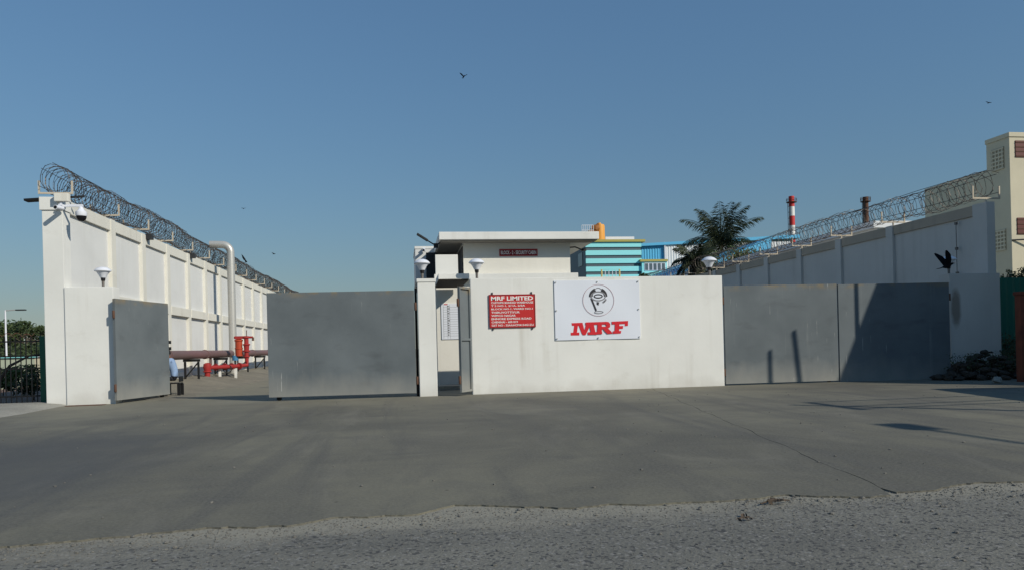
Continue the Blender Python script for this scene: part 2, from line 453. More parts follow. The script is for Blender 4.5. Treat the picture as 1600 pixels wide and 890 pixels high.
# pale pavement at the far left with a soft kerb
b = MB(); edge = [(-9.62, 23.2), (-9.62, 21.9), (-9.45, 19.6), (-9.6, 17.2), (-10.4, 14.0), (-11.6, 10.0), (-14.5, 7.6), (-40, 7.4)]
inner = [(-10.1, 23.2), (-10.05, 21.9), (-9.95, 20.0), (-10.2, 17.4), (-11.0, 14.2), (-12.2, 10.6), (-15, 8.6), (-40, 8.4)]
far = [(-10.2, 26), (-11, 26), (-13, 26), (-16, 26), (-20, 26), (-25, 26), (-32, 26), (-40, 26)]
for e, i, f in zip(edge, inner, far): b.v += [(e[0]+0.35, e[1], -0.02), (e[0], e[1], 0.05), (i[0], i[1], 0.09), (f[0], min(f[1], 22.9), 0.095)]
for i in range(len(edge)-1):
    for j in range(3): b.f.append((i*4+j, (i+1)*4+j, (i+1)*4+j+1, i*4+j+1))
tag(b.build('pavement', PAVE, smooth=True), kind='structure')
sheet('bare_earth', [(-60, 23.3), (-11.25, 23.3), (-11.25, 60), (-60, 60)], -0.06, PINK)
# loose stones on the road and along the broken concrete edge
b = MB(); rg = random.Random(11)
for _ in range(5200):
    x = rg.uniform(-7, 9); y = 6.0 + 0.14*math.sin(x*0.9+1) - abs(rg.gauss(0, 0.34)) + 0.09
    r = rg.uniform(0.003, 0.009) * (2.4 if rg.random() < 0.04 else 1)
    b.stone((x, y, -0.014+r*0.3), r, rg)
for _ in range(4200):
    x = rg.uniform(-5.5, 7.5); y = rg.uniform(3.6, 6.0)
    r = rg.uniform(0.003, 0.007) * (2.6 if rg.random() < 0.03 else 1)
    b.stone((x, y, -0.014+r*0.3), r, rg)
for _ in range(260):
    x = rg.uniform(-7, 16); y = rg.uniform(6.3, 20); r = rg.uniform(0.006, 0.02)
    b.stone((x, y, r*0.3), r, rg)
tag(b.build('gravel', GRAVEL), 'loose grey stones scattered over the road and broken concrete edge', 'gravel', None, 'stuff')
# dry leaves / twigs near the concrete edge
for (x, y, a, L_, z) in [(3.02, 5.75, 0.3, 0.28, 0.0), (2.55, 5.35, -0.2, 0.20, -0.03)]:
    t = MB(); t.tube([(x-L_/2, y-0.03, z+0.006), (x, y+0.02, z+0.022), (x+L_/2, y+0.05*a, z+0.010)], [0.006, 0.010, 0.005], 6)
    t.leaves((x, y, z+0.02), 0.10, 10, 0.06, rg, 0.15)
    tag(t.build('dry_twig', WOOD, base=(x, y, z)),
        'dry brown twig with leaves lying on the broken concrete edge' if z == 0 else 'short dry brown twig lying in the road gravel just below the concrete edge', 'twig')
t = MB(); t.obox((-8.75, 22.15, 0.008), 0.95, 0.34, 0.012, Matrix.Rotation(0.05, 3, 'Z'))
tag(t.build('drain_cover', BROWNM, base=(-8.75, 22.15, 0)), 'rusty flat metal plate on the ground at the foot of the left white block', 'metal plate')

# ------------------------------------------------------------------ compound walls
def helix(bm, x, z, r, y0, y1, pitch, wr, hand=1, ph=0.0, rg=None, seg=14):
    n = int((y1-y0)/pitch*seg); path = []; q = random.Random(int(ph*10)+hand); jr = [q.uniform(0.86, 1.08) for _ in range(n//seg+3)]; jy = [q.gauss(0, pitch*0.22) for _ in range(n//seg+3)]
    for i in range(n+1):
        t = i/seg*2*PI; yy = y0 + i/seg*pitch
        sw = 0.05*math.sin(yy*0.45) + 0.03*math.sin(yy*1.7+ph)
        k_, f_ = divmod(i/seg, 1); k_ = int(k_); rr = r*(1+0.05*math.sin(yy*0.8+ph))*(jr[k_]*(1-f_)+jr[k_+1]*f_); yy += jy[k_]*(1-f_)+jy[k_+1]*f_
        path.append((x+rr*math.cos(t*hand+ph)+sw*0.4, yy+0.05*math.sin(t*3+ph), z+rr*math.sin(t*hand+ph)+sw))
    bm.tube(path, wr, 4, False)
    return path
def barbs(bm, path, every, rg, size):
    for i in range(0, len(path)-1, every):
        p = Vector(path[i]); t = (Vector(path[i+1])-p).normalized()
        a = t.orthogonal().normalized(); a = Matrix.Rotation(rg.random()*PI, 3, t) @ a
        bm.quad(p-t*size*0.5, p+a*size*0.35, p+t*size*0.5, p-a*size*0.35)
def bracket(parent, x, y, z, w_, h, stem):
    b = MB(); q = 0.022
    b.box(x-q, x+q, y-q, y+q, z, z+stem); b.box(x-w_/2, x+w_/2, y-q, y+q, z+stem, z+stem+0.05)
    b.box(x-w_/2, x-w_/2+0.045, y-q, y+q, z+stem+0.05, z+stem+h); b.box(x+w_/2-0.045, x+w_/2, y-q, y+q, z+stem+0.05, z+stem+h)
    return b.build('wire_bracket', BRK, parent)

# left wall (sunlit, faces the yard)
XL, TL = -9.4, 5.87
wl = empty('boundary_wall', (XL, 22.6, 0), 'tall sunlit white panelled wall with razor wire running back on the left', 'wall')
MB().box(XL-0.54, XL, 22.57, 23.05, -0.1, 5.50).build('end_pillar', WHITE, wl, bevel=0.012)
MB().box(XL-0.59, XL+0.03, 22.53, 23.08, 5.503, TL).build('end_cap', WHITE, wl, bevel=0.012)
ysl = [23.05, 26.27] + [26.27+2.93*i for i in range(1, 17)]
for i, y in enumerate(ysl):
    if i: MB().box(XL-0.3, XL+0.02, y-0.19, y+0.19, 0.0, TL-0.012).build('pilaster', CREAMW, wl, bevel=0.01)
    if i+1 < len(ysl):
        a = y+(0.193 if i else 0.0); e = ysl[i+1]-0.193
        MB().box(XL-0.25, XL-0.10, a, e, 0.6, 3.00).build('panel', PANEL, wl)
        MB().box(XL-0.25, XL-0.10, a, e, 3.003, 5.48).build('panel', PANEL, wl)
        MB().box(XL-0.28, XL+0.045, a, e, 3.006, 3.36).build('middle_beam', CREAMW, wl, bevel=0.008)
        MB().box(XL-0.28, XL-0.01, a, e, 5.483, TL-0.02).build('top_beam', CREAMW, wl, bevel=0.008)
        MB().box(XL-0.28, XL-0.03, a, e, -0.1, 0.597).build('plinth', WHITE, wl)
    bracket(wl, XL-0.24, y if i else 22.75, TL-0.02, 0.92, 0.38, 0.14)
cl = empty('razor_wire', (XL-0.24, 22.6, TL), 'long razor wire coil along the top of the left boundary wall', 'razor wire')
b = MB(); rg = random.Random(2); bb = MB()
for hand, ph, y0 in ((1, 0.3, 22.57), (-1, 1.4, 22.7)):
    pth = helix(b, XL-0.24, TL+0.57, 0.41, y0, 73, 0.26, 0.008, hand, ph, rg); barbs(bb, pth, 1, rg, 0.055)
b.build('coil', WIRE, cl); tag(bb.build('barbs', WIRE, cl), kind='stuff')
b = MB()
for dx, dz in ((-0.30, 0.83), (0.30, 0.83), (0.35, 0.31), (-0.35, 0.31), (0.0, 0.98)):
    b.tube([(XL-0.24+dx, 22.6+i*2.97, TL+dz+0.03*math.sin(i*1.9+dx*9)) for i in range(18)], 0.009, 4)
b.build('support_wire', WIRE, cl)

# right wall (in its own shade)
XR, TR = 18.7, 5.6
wr = empty('boundary_wall', (XR, 21.3, 0), 'tall shaded grey-white panelled wall with razor wire on the right', 'wall')
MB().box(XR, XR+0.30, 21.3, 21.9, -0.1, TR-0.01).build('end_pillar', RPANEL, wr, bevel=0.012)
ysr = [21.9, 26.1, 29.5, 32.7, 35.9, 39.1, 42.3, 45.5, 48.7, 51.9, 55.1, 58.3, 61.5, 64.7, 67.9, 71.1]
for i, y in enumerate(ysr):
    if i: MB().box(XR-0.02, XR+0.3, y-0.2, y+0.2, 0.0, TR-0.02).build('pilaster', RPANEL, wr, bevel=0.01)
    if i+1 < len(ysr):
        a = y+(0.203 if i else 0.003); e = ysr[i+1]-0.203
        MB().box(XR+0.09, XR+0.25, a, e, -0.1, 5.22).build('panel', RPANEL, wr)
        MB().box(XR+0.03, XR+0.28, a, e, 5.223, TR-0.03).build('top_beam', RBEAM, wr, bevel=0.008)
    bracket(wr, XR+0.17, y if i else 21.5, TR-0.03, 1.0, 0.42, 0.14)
b = MB(); b.tube([(XR-0.03, 22.6, 5.1), (XR-0.03, 22.6, 3.4)], 0.012, 6)
for z in (5.1, 4.25, 3.42): b.box(XR-0.06, XR+0.01, 22.56, 22.64, z-0.045, z+0.045)
b.build('cable_conduit', STEMG, wr)
cr = empty('razor_wire', (XR+0.17, 21.3, TR), 'razor wire coil along the top of the right boundary wall', 'razor wire')
b = MB(); bb = MB(); rg = random.Random(4)
for hand, ph, y0 in ((1, 0.9, 21.35), (-1, 2.2, 21.5)):
    pth = helix(b, XR+0.17, TR+0.60, 0.43, y0, 71, 0.40, 0.0085, hand, ph, rg); barbs(bb, pth, 1, rg, 0.05)
b.build('coil', WIRE, cr); tag(bb.build('barbs', WIRE, cr), kind='stuff')
b = MB()
for dx, dz in ((-0.32, 0.88), (0.32, 0.88), (-0.38, 0.3), (0.38, 0.3), (0.0, 1.03)):
    b.tube([(XR+0.17+dx, 21.4+i*3.2, TR+dz+0.03*math.sin(i*2.3+dx*7)) for i in range(16)], 0.010, 4)
b.build('support_wire', WIRE, cr)

# gate blocks, posts and the sign wall
b = MB().box(-9.397, -8.10, 22.535, 23.02, -0.1, 3.33)
tag(b.build('gate_block', WHITE, bevel=0.02, base=(-8.73, 22.4, 0)), 'sunlit white block beside the left gate leaf carrying one lamp', 'wall block')
b = MB().box(16.92, 18.69, 20.82, 21.29, -0.1, 3.25)
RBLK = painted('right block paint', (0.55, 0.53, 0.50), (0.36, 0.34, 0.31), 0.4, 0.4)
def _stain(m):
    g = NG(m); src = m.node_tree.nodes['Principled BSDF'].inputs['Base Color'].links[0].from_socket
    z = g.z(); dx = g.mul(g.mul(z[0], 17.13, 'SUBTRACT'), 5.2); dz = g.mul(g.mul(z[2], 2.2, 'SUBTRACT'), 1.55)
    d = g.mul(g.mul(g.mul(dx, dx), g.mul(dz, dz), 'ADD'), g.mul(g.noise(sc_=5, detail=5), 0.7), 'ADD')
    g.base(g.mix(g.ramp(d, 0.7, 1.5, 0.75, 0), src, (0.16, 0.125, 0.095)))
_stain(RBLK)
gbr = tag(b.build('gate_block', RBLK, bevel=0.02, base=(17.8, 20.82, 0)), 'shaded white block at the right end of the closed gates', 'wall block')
post = empty('gate_post', (0.72, 21.1, 0), 'slim white square post between the middle gate leaf and the doorway', 'post')
MB().box(0.47, 0.965, 20.95, 21.42, -0.1, 3.20).build('shaft', WHITE, post, bevel=0.015)
MB().box(0.45, 0.99, 20.93, 21.44, 3.203, 3.30).build('cap', WHITE, post, bevel=0.012)
b = MB().box(1.97, 9.55, 21.05, 21.33, -0.1, 3.30)
sw = tag(b.build('sign_wall', WHITE, bevel=0.02, base=(5.76, 21.05, 0)), 'long low white wall carrying the red sign and the white logo sign', 'wall')

# ------------------------------------------------------------------ gates
def leaf(name, p, q, z0, z1, label, hinge_at_start=True, thick=0.05, extra=True):
    p = Vector((p[0], p[1], 0)); q = Vector((q[0], q[1], 0)); d = (q-p); L = d.length; d.normalize(); nrm = Vector((d.y, -d.x, 0))
    e = empty(name, (p.x, p.y, 0), label, 'gate')
    M = Matrix((d, -nrm, ZZ)).transposed()
    def bx(x0, x1, y0, y1, za, zb, nm, mm, bev=0):
        b = MB().box(x0, x1, y0, y1, za, zb); b.v = [tuple(M @ Vector(v) + p) for v in b.v]; return b.build(nm, mm, e, bevel=bev)
    bx(0, L, -thick/2, -thick/2+0.02, z0, z1, 'sheet_panel', GATE, 0.003)
    for nm, x0, x1, za, zb in (('frame_rail', 0.06, L-0.06, z1-0.065, z1-0.005), ('frame_rail', 0.06, L-0.06, z0+0.005, z0+0.065), ('frame_rail', 0.06, L-0.06, (z0+z1)/2-0.03, (z0+z1)/2+0.03), ('frame_stile', 0.0, 0.058, z0+0.005, z1-0.005), ('frame_stile', L-0.058, L, z0+0.005, z1-0.005)):
        bx(x0, x1, -thick/2+0.022, thick/2+0.02, za, zb, nm, GATE)
    hx = -0.03 if hinge_at_start else L+0.03
    for z in (z0+0.35, z1-0.45):
        b = MB().lathe([(0.03, -0.11), (0.035, -0.10), (0.035, 0.10), (0.03, 0.11)], p+d*hx-nrm*0.0+ZZ*z, 10)
        b.build('hinge', BROWNM, e, True)
    if extra:
        fx = L-0.25 if hinge_at_start else 0.25
        b = MB(); cpos = p+d*fx-nrm*0.10
        b.tube([cpos-nrm*-0.03+ZZ*0.07, cpos-nrm*0.03+ZZ*0.07], 0.07, 12); b.build('roller', BLACK, e, True)
    return e
g1 = leaf('gate_leaf', (-8.02, 22.35), (-7.38, 25.0), 0.10, 2.98, 'grey sheet metal gate leaf swung inward beside the left white block')
for z in (1.55, 1.75): MB().box(-7.40, -7.31, 24.98, 25.08, z-0.05, z+0.05).build('latch', BLACK, g1)
g2 = leaf('gate_leaf', (-3.66, 21.22), (0.37, 20.98), 0.105, 2.98, 'wide grey sheet metal gate leaf standing almost shut in the middle', False)
g3 = leaf('gate_leaf', (9.62, 21.12), (13.17, 20.93), 0.045, 2.99, 'sunlit grey gate leaf of the closed pair, next to the sign wall')
g4 = leaf('gate_leaf', (13.21, 20.92), (16.80, 20.72), 0.0, 2.97, 'half shaded grey gate leaf of the closed pair, next to the right block', False)
g5 = leaf('door_leaf', (1.92, 21.02), (1.575, 20.50), 0.10, 3.04, 'narrow grey metal door leaf standing open in the small doorway', False, extra=False)
b = MB().tube([(0.42, 21.22, 0), (0.42, 21.22, 3.05)], 0.035, 8)
b.build('dark_gap_post', BLACK, post)  # added black post so the gap beside the gate reads dark

# ------------------------------------------------------------------ mushroom lamps on the walls
def lamp(loc, label):
    e = empty('wall_lamp', loc, label, 'lamp', 'white mushroom lamps along the gate walls')
    x, y, z = loc
    MB().lathe([(0.06, 0), (0.06, 0.012), (0.034, 0.02), (0.040, 0.17)], loc, 12).build('stem', STEMG, e, True)
    MB().lathe([(0.045, 0.17), (0.055, 0.19), (0.062, 0.25), (0.058, 0.262)], loc, 14).build('collar', BLACK, e, True)
    MB().lathe([(0.075, 0.262), (0.10, 0.31), (0.135, 0.375), (0.185, 0.435), (0.19, 0.445)], loc, 24).build('diffuser', LAMPW, e, True)
    MB().lathe([(0.225, 0.446), (0.228, 0.465), (0.20, 0.50), (0.15, 0.54), (0.08, 0.568), (0.02, 0.574)], loc, 24).build('lamp_cap', LAMPW, e, True)
    return e
l0 = lamp((-8.42, 22.7, 3.33), 'white mushroom lamp on the left white block')
for loc, lab in (((0.62, 21.2, 3.30), 'white mushroom lamp on the slim white gate post'),
                 ((2.18, 21.2, 3.30), 'white mushroom lamp on the left end of the sign wall'),
                 ((9.22, 21.2, 3.30), 'white mushroom lamp on the right end of the sign wall'),
                 ((17.10, 21.05, 3.25), 'white mushroom lamp on the shaded right block behind the flying crow')):
    c = copy_tree(l0); c.location = loc; c['label'] = lab

# ------------------------------------------------------------------ signs
# red address board
YS = 21.05
s1 = empty('address_sign', (3.16, YS, 2.35), 'red board with white address lettering on the white wall', 'sign')
x0, x1, z0, z1 = 2.49, 3.83, 1.88, 2.83
MB().box(x0, x1, YS-0.035, YS-0.006, z0, z1).build('board', REDS, s1, bevel=0.006)
b = MB()
for X in (x0, x1-0.022): b.box(X, X+0.022, YS-0.043, YS-0.036, z0, z1)
for Z in (z0, z1-0.022): b.box(x0+0.024, x1-0.024, YS-0.042, YS-0.036, Z, Z+0.022)
b.build('border', MAROON, s1)
for X in (x0+0.1, x1-0.1):
    for Z in (z0-0.03, z1+0.03): MB().box(X-0.018, X+0.018, YS-0.03, YS-0.004, Z-0.035, Z+0.035).build('fixing_clip', DARK, s1)
ty = YS-0.0385
lines = [('MRF LIMITED', 0.118, 1.22, 0.03), ('CUSTOMS BONDED WAREHOUSE', 0.058, 1.22, 0.02), ('T S NO.1, 2/1A, 2/2A', 0.058, 0.98, 0.02),
         ('BLOCK NO.1, WARD NO.1', 0.058, 1.20, 0.02), ('THIRUVOTTIYUR', 0.058, 0.82, 0.02), ('WIMCO NAGAR', 0.058, 0.70, 0.02),
         ('ENNORE EXPRESS ROAD', 0.058, 1.16, 0.02), ('CHENNAI - 600 019', 0.058, 0.76, 0.02), ('GST NO : 33AAACM4154G1ZU', 0.056, 1.22, 0.018)]
zz = z1-0.055
for t_, h, wd, bo in lines:
    zz -= h; text(t_, 'lettering', x0+0.06, zz, h, ty, TXTW, s1, wd, bo); zz -= 0.034
# white logo sign
s2 = empty('logo_sign', (5.68, YS, 2.35), 'white rectangular sign with red block letters and a round emblem', 'sign')
x0, x1, z0, z1 = 4.40, 6.96, 1.48, 3.20
b = MB(); nx, nz = 24, 14
for k, yy in ((0, YS-0.028), (1, YS-0.004)):
    for i in range(nx+1):
        for j in range(nz+1):
            u, v = i/nx, j/nz
            dz = -0.02*math.sin(u*PI)*(1-v)*0.0
            b.v.append((x0+(x1-x0)*u, yy - (0.010*math.sin(u*9)*math.sin(v*5+1) if k == 0 else 0), z0+(z1-z0)*v+dz))
st = (nx+1)*(nz+1)
for i in range(nx):
    for j in range(nz):
        a = i*(nz+1)+j; b.f.append((a, a+nz+1, a+nz+2, a+1)); b.f.append((st+a, st+a+1, st+a+nz+2, st+a+nz+1))
for i in range(nx):
    a = i*(nz+1); c = a+nz; b.f.append((a+nz+1, a, st+a, st+a+nz+1)); b.f.append((c, c+nz+1, st+c+nz+1, st+c))
for j in range(nz):
    a = j; c = nx*(nz+1)+j; b.f.append((a, a+1, st+a+1, st+a)); b.f.append((c+1, c, st+c, st+c+1))
b.build('sheet', SIGNW, s2, True)
for X in (x0+0.045, (x0+x1)/2, x1-0.045):
    for Z in (z0+0.05, (z0+z1)/2, z1-0.05):
        if X == (x0+x1)/2 and Z == (z0+z1)/2: continue
        b = MB(); b.tube([(X, YS-0.055, Z), (X, YS-0.02, Z)], 0.02, 10); b.build('grommet', STEEL, s2)
def sg(px, py): return (x0+(px-45)/1145*(x1-x0), z1-(py-62)/778*(z1-z0))
yl = YS-0.0415
def glyph(name, polys, material):
    b = MB()
    for i, p in enumerate(polys): b.prism([sg(*q) for q in p], yl-0.0007*i, yl+0.006)
    return b.build(name, material, s2)
glyph('letter_m', [[(262,617),(404,614),(400,652),(268,652)], [(302,617),(352,617),(326,776),(276,776)], [(248,742),(362,742),(362,779),(248,779)],
    [(345,616),(408,615),(446,776),(412,779),(396,760)], [(466,613),(534,612),(446,778),(414,776)], [(492,613),(552,612),(584,772),(524,772)], [(478,740),(604,740),(600,776),(478,776)],
    [(450,612),(560,610),(560,645),(446,645)]], REDL)
glyph('letter_r', [[(562,610),(742,608),(742,642),(562,644)], [(612,612),(668,612),(664,770),(602,770)], [(606,740),(668,740),(668,771),(606,771)],
    [(720,608),(758,612),(780,638),(776,680),(742,704),(716,676),(730,658),(718,642)], [(656,672),(726,672),(746,704),(656,704)],
    [(684,700),(752,700),(788,735),(812,766),(740,770),(704,732)]], REDL)
glyph('letter_f', [[(800,609),(1024,603),(1020,642),(804,646)], [(846,611),(906,611),(896,765),(836,765)], [(980,636),(1022,636),(1018,670),(976,672)],
    [(888,668),(956,668),(948,706),(886,706)], [(816,735),(926,733),(920,767),(816,769)]], REDL)
def ell(cx, cy, rx, ry, a0=0, a1=2*PI, t=6, n=40):
    out = []
    for i in range(n):
        p, q = a0+(a1-a0)*i/n, a0+(a1-a0)*(i+1)/n
        out.append([(cx+rx*math.cos(p), cy+ry*math.sin(p)), (cx+rx*math.cos(q), cy+ry*math.sin(q)), (cx+(rx-t)*math.cos(q), cy+(ry-t)*math.sin(q)), (cx+(rx-t)*math.cos(p), cy+(ry-t)*math.sin(p))])
    return out
def flat(name, polys, material, dy=0.0):
    b = MB()
    for p in polys:
        b.prism([sg(*q) for q in p], yl-dy, yl+0.004)
    return b.build(name, material, s2)
flat('emblem_ring', ell(630, 325, 210, 208, t=3.6, n=56), mat('ring print', (0.36, 0.16, 0.17), 0.5))
flat('emblem_print', ell(628, 272, 122, 112, PI*0.98, PI*1.38, 48, 14) + ell(628, 272, 122, 112, PI*1.64, PI*2.02, 46, 14) + ell(628, 272, 62, 30, t=16, n=20) + [[(522,300),(546,300),(606,455),(588,470)], [(605,345),(640,350),(628,392),(604,380)]], INK)
tag(flat('emblem_shading', ell(628, 272, 104, 66, t=15, n=26) + ell(628, 285, 120, 96, PI*0.1, PI*0.32, 22, 8) + ell(628, 250, 70, 92, PI*1.25, PI*1.75, 10, 12) + ell(632, 482, 62, 18, t=7, n=16) + [[(700,335),(712,335),(708,352),(698,350)]], INKG, 0.001), kind='stuff')
# cabin name plate and notice board come with the cabin

# ------------------------------------------------------------------ security cabin
YC = 24.45                                            # its front face
cab = empty('security_cabin', (3.9, YC, 0), 'white security cabin with a wide flat roof behind the sign wall', 'building')
pL, pR = at(724, 400, YC).x, at(891, 400, YC).x
zr0 = at(810, 374, YC-0.62).z; zr1 = at(810, 362, YC-0.62).z
xrl, xrr = at(686, 368, YC-0.62).x, at(936, 368, YC-0.62).x
MB().box(1.15, pR, YC, YC+4.2, -0.1, 3.55).build('wall', CABIN, cab, bevel=0.01)
MB().box(pL, pR-0.004, YC+0.002, YC+4.1, 3.553, zr0-0.003).build('upper_wall', CABIN, cab)
MB().box(xrl, xrr, YC-0.62, YC+4.4, zr0, zr1).build('roof', WHITE, cab, bevel=0.02)
MB().box(1.10, pR+0.2, YC-0.24, YC-0.003, 3.556, 3.74).build('ledge', WHITE, cab, bevel=0.01)
MB().box(1.12, pR, YC-0.9, YC-0.003, -0.1, 0.14).build('step', PAVE, cab, bevel=0.01)
pa, pb = at(680, 398, YC-0.2), at(716, 428, YC-0.2)
MB().box(pa.x, pb.x, YC-0.2, YC-0.06, 3.743, pa.z).build('parapet', WHITE, cab, bevel=0.01)
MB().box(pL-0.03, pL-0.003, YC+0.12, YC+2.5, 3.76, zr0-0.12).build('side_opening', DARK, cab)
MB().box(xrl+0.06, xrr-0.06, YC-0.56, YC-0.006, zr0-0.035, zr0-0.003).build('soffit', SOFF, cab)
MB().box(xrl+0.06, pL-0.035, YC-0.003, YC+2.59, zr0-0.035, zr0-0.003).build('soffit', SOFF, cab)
MB().box(pa.x-0.2, pL-0.04, YC+2.6, YC+2.75, 3.56, zr0-0.003).build('back_wall', DARK, cab)  # dark colour stands in for the shade behind the parapet
np_ = MB(); a, c = at(780, 389.5, YC), at(840, 400, YC)
np_.box(a.x, c.x, YC-0.022, YC-0.003, c.z, a.z); plate = np_.build('name_plate', MAROON, cab, bevel=0.004)
b = MB()
for X in (a.x+0.005, c.x-0.02): b.box(X, X+0.015, YC-0.028, YC-0.0225, c.z+0.004, a.z-0.004)
for Z in (c.z+0.005, a.z-0.02): b.box(a.x+0.022, c.x-0.022, YC-0.028, YC-0.0225, Z, Z+0.015)
b.build('border', REDS, plate)
text('BLOCK - 2 - SECURITY CABIN', 'lettering', a.x+0.05, c.z+0.055, (a.z-c.z)-0.11, YC-0.025, TXTW, plate, (c.x-a.x)-0.10, 0.02)
# right-hand lamp bracket under the roof
q0 = at(893, 387, YC+0.3)
b = MB().tube([(pR+0.0, YC+0.3, q0.z), (pR+0.25, YC+0.3, q0.z+0.02), (pR+0.5, YC+0.3, q0.z-0.08)], 0.022, 6)
b.obox((pR+0.55, YC+0.3, q0.z-0.08), 0.16, 0.10, 0.08); b.build('lamp_bracket', DARK, cab)
MB().box(1.09, 1.985, 21.45, YC-0.25, 3.325, 3.48).build('door_canopy', WHITE, cab, bevel=0.01)
MB().box(1.11, 1.965, 21.47, YC-0.26, 3.29, 3.322).build('shade_board', SHADEB, cab)  # added dark board: painted shade on the canopy underside
# notice board
nb0, nb1 = at(689, 474, YC), at(722, 529, YC)
nb = empty('notice_board', (nb0.x, YC, nb1.z), 'white notice board ruled into lines on the cabin wall in the doorway', 'notice board')
MB().box(nb0.x, nb1.x, YC-0.03, YC-0.004, nb1.z, nb0.z).build('board', SIGNW, nb, bevel=0.004)
b = MB(); W_ = nb1.x-nb0.x; H_ = nb0.z-nb1.z
for i in range(1, 14):
    z = nb0.z - 0.05 - i*(H_-0.08)/14; b.box(nb0.x+0.07, nb1.x-0.02, YC-0.0335, YC-0.0305, z, z+0.006)
for fx in (0.10, 0.30, 0.42): b.box(nb0.x+W_*fx, nb0.x+W_*fx+0.006, YC-0.0345, YC-0.0305, nb1.z+0.03, nb0.z-0.05)
tag(b.build('ruled_lines', INKG, nb), kind='stuff')
b = MB(); rg = random.Random(8)
for i in range(13):
    z = nb0.z - 0.05 - (i+0.7)*(H_-0.08)/14; b.box(nb0.x+W_*0.31, nb0.x+W_*rg.uniform(0.36, 0.41), YC-0.0335, YC-0.0305, z, z+0.03)
tag(b.build('entries', INK, nb), kind='stuff')
MB().box(nb0.x+W_*0.14, nb0.x+W_*0.32, YC-0.034, YC-0.0305, nb0.z-0.042, nb0.z-0.012).build('red_heading', REDS, nb)
# flood lamp at the roof's left corner
fa, fb, fc = at(652, 366, YC-0.2), at(668, 376, YC-0.2), at(681, 384, YC-0.2)
fl_ = empty('flood_lamp', (xrl, YC-0.2, zr0), 'dark flood lamp sticking out from the left corner of the cabin roof', 'lamp')
b = MB().tube([fb+(fb-fc)*0.05, fc, (xrl+0.05, YC-0.2, zr0-0.04)], 0.022, 6); b.obox(fc, 0.14, 0.12, 0.14); b.build('arm', BLACK, fl_)
d = (fb-fa).normalized(); ang = math.atan2(d.z, d.x)
b = MB(); b.obox((fa+fb)/2, (fb-fa).length*1.05, 0.22, 0.06, Matrix.Rotation(-ang, 3, 'Y')); b.build('lamp_head', DARK, fl_, bevel=0.012)
# white block to the left of the cabin
YB = 27.5
la, lb = at(648.5, 385, YB), at(684, 385, YB); lz = at(660, 432, YB).z
ob = empty('guard_block', (la.x, YB, 0), 'small white flat-topped block behind the slim gate post', 'building')
MB().box(la.x, lb.x+1.0, YB, YB+3, 3.85, la.z-0.10).build('upper_wall', PANEL, ob, bevel=0.01)
MB().box(la.x-0.02, lb.x+0.99, YB-0.02, YB+2.98, la.z-0.097, la.z).build('coping', WHITE, ob, bevel=0.01)
MB().box(la.x-0.01, lb.x+1.3, YB-0.12, YB+3, 3.62, 3.847).build('slab', RBEAM, ob, bevel=0.01)
MB().box(la.x+0.1, lb.x+0.95, YB+0.2, YB+2.9, -0.1, 3.617).build('lower_wall', PANEL, ob)
def cctv(loc, label, s=1.0, face=(0, -1)):
    e = empty('security_camera', loc, label, 'camera'); L = Vector(loc)
    MB().box(L.x-0.04*s, L.x+0.04*s, L.y-0.14*s, L.y, L.z-0.02*s, L.z+0.02*s).build('mount', LAMPW, e)
    b = MB().tube([L+Vector((0.02, -0.06*s, -0.07*s)), L+Vector((-0.02, -0.34*s, -0.09*s))], 0.05*s, 10); b.build('housing', LAMPW, e, True)
    b = MB().tube([L+Vector((-0.02, -0.342*s, -0.09*s)), L+Vector((-0.022, -0.35*s, -0.09*s))], 0.038*s, 10); b.build('lens', BLACK, e)
    return e
cctv((la.x+0.32, YB-0.025, la.z-0.10), 'small white security camera high on the white block behind the gate post', 1.0)
# yellow handrail seen over the sign wall
yr = empty('stair_railing', (7.2, 23.6, 0), 'pale yellow tubular railing showing over the top of the sign wall', 'railing')
ya, yb = at(940, 421, 23.6), at(968, 421, 23.6)
b = MB().tube([(ya.x, 23.6, -0.1), (ya.x, 23.6, ya.z), (yb.x, 23.6, ya.z), (yb.x, 23.6, -0.1)], 0.028, 6); b.build('frame', YELL, yr)
for i in range(1, 5):
    X = ya.x+(yb.x-ya.x)*i/5; MB().tube([(X, 23.6, 0.3), (X, 23.6, ya.z-0.04)], 0.014, 5).build('baluster', LAMPW, yr)

# ------------------------------------------------------------------ things on the left wall end
cd = empty('dome_camera', (-9.4, 22.5, 5.3), 'white dome security camera hanging from an arm on the left wall end', 'camera')
D = at(127, 338, 22.5)
b = MB().box(XL-0.004, XL+0.05, 22.42, 22.58, D.z+0.24, D.z+0.38); b.box(XL+0.05, D.x+0.05, 22.465, 22.535, D.z+0.26, D.z+0.33); b.build('arm', LAMPW, cd)
MB().lathe([(0.045, 0.26), (0.06, 0.22), (0.09, 0.16), (0.145, 0.12), (0.15, 0.02), (0.14, 0.0)], D, 20).build('housing', LAMPW, cd, True)
MB().lathe([(0.135, 0.0), (0.13, -0.05), (0.105, -0.11), (0.05, -0.15), (0.01, -0.155)], D, 20).build('dome', mat('smoked dome', (0.01, 0.01, 0.012), 0.12), cd, True)
cctv(tuple(at(98, 322, 22.52)), 'small bullet security camera beside the dome camera on the left wall end', 1.2)
J = at(102, 309, 22.48)
b = MB().box(J.x-0.25, J.x+0.12, 22.36, 22.52, J.z-0.12, J.z+0.10)
tag(b.build('junction_box', CREAMW, bevel=0.015, base=(J.x, 22.5, J.z)), 'cream junction box on the top of the left wall end', 'box')
A0, A1, A2 = at(42, 314, 22.85), at(76, 311, 22.85), at(132, 307, 22.85)
sl = empty('street_light', tuple(A1), 'flat dark lamp on a bar sticking out over the left wall end', 'lamp')
b = MB().tube([A1+Vector((-0.1, 0, 0)), A2], 0.035, 8); b.build('arm', DARK, sl, True)
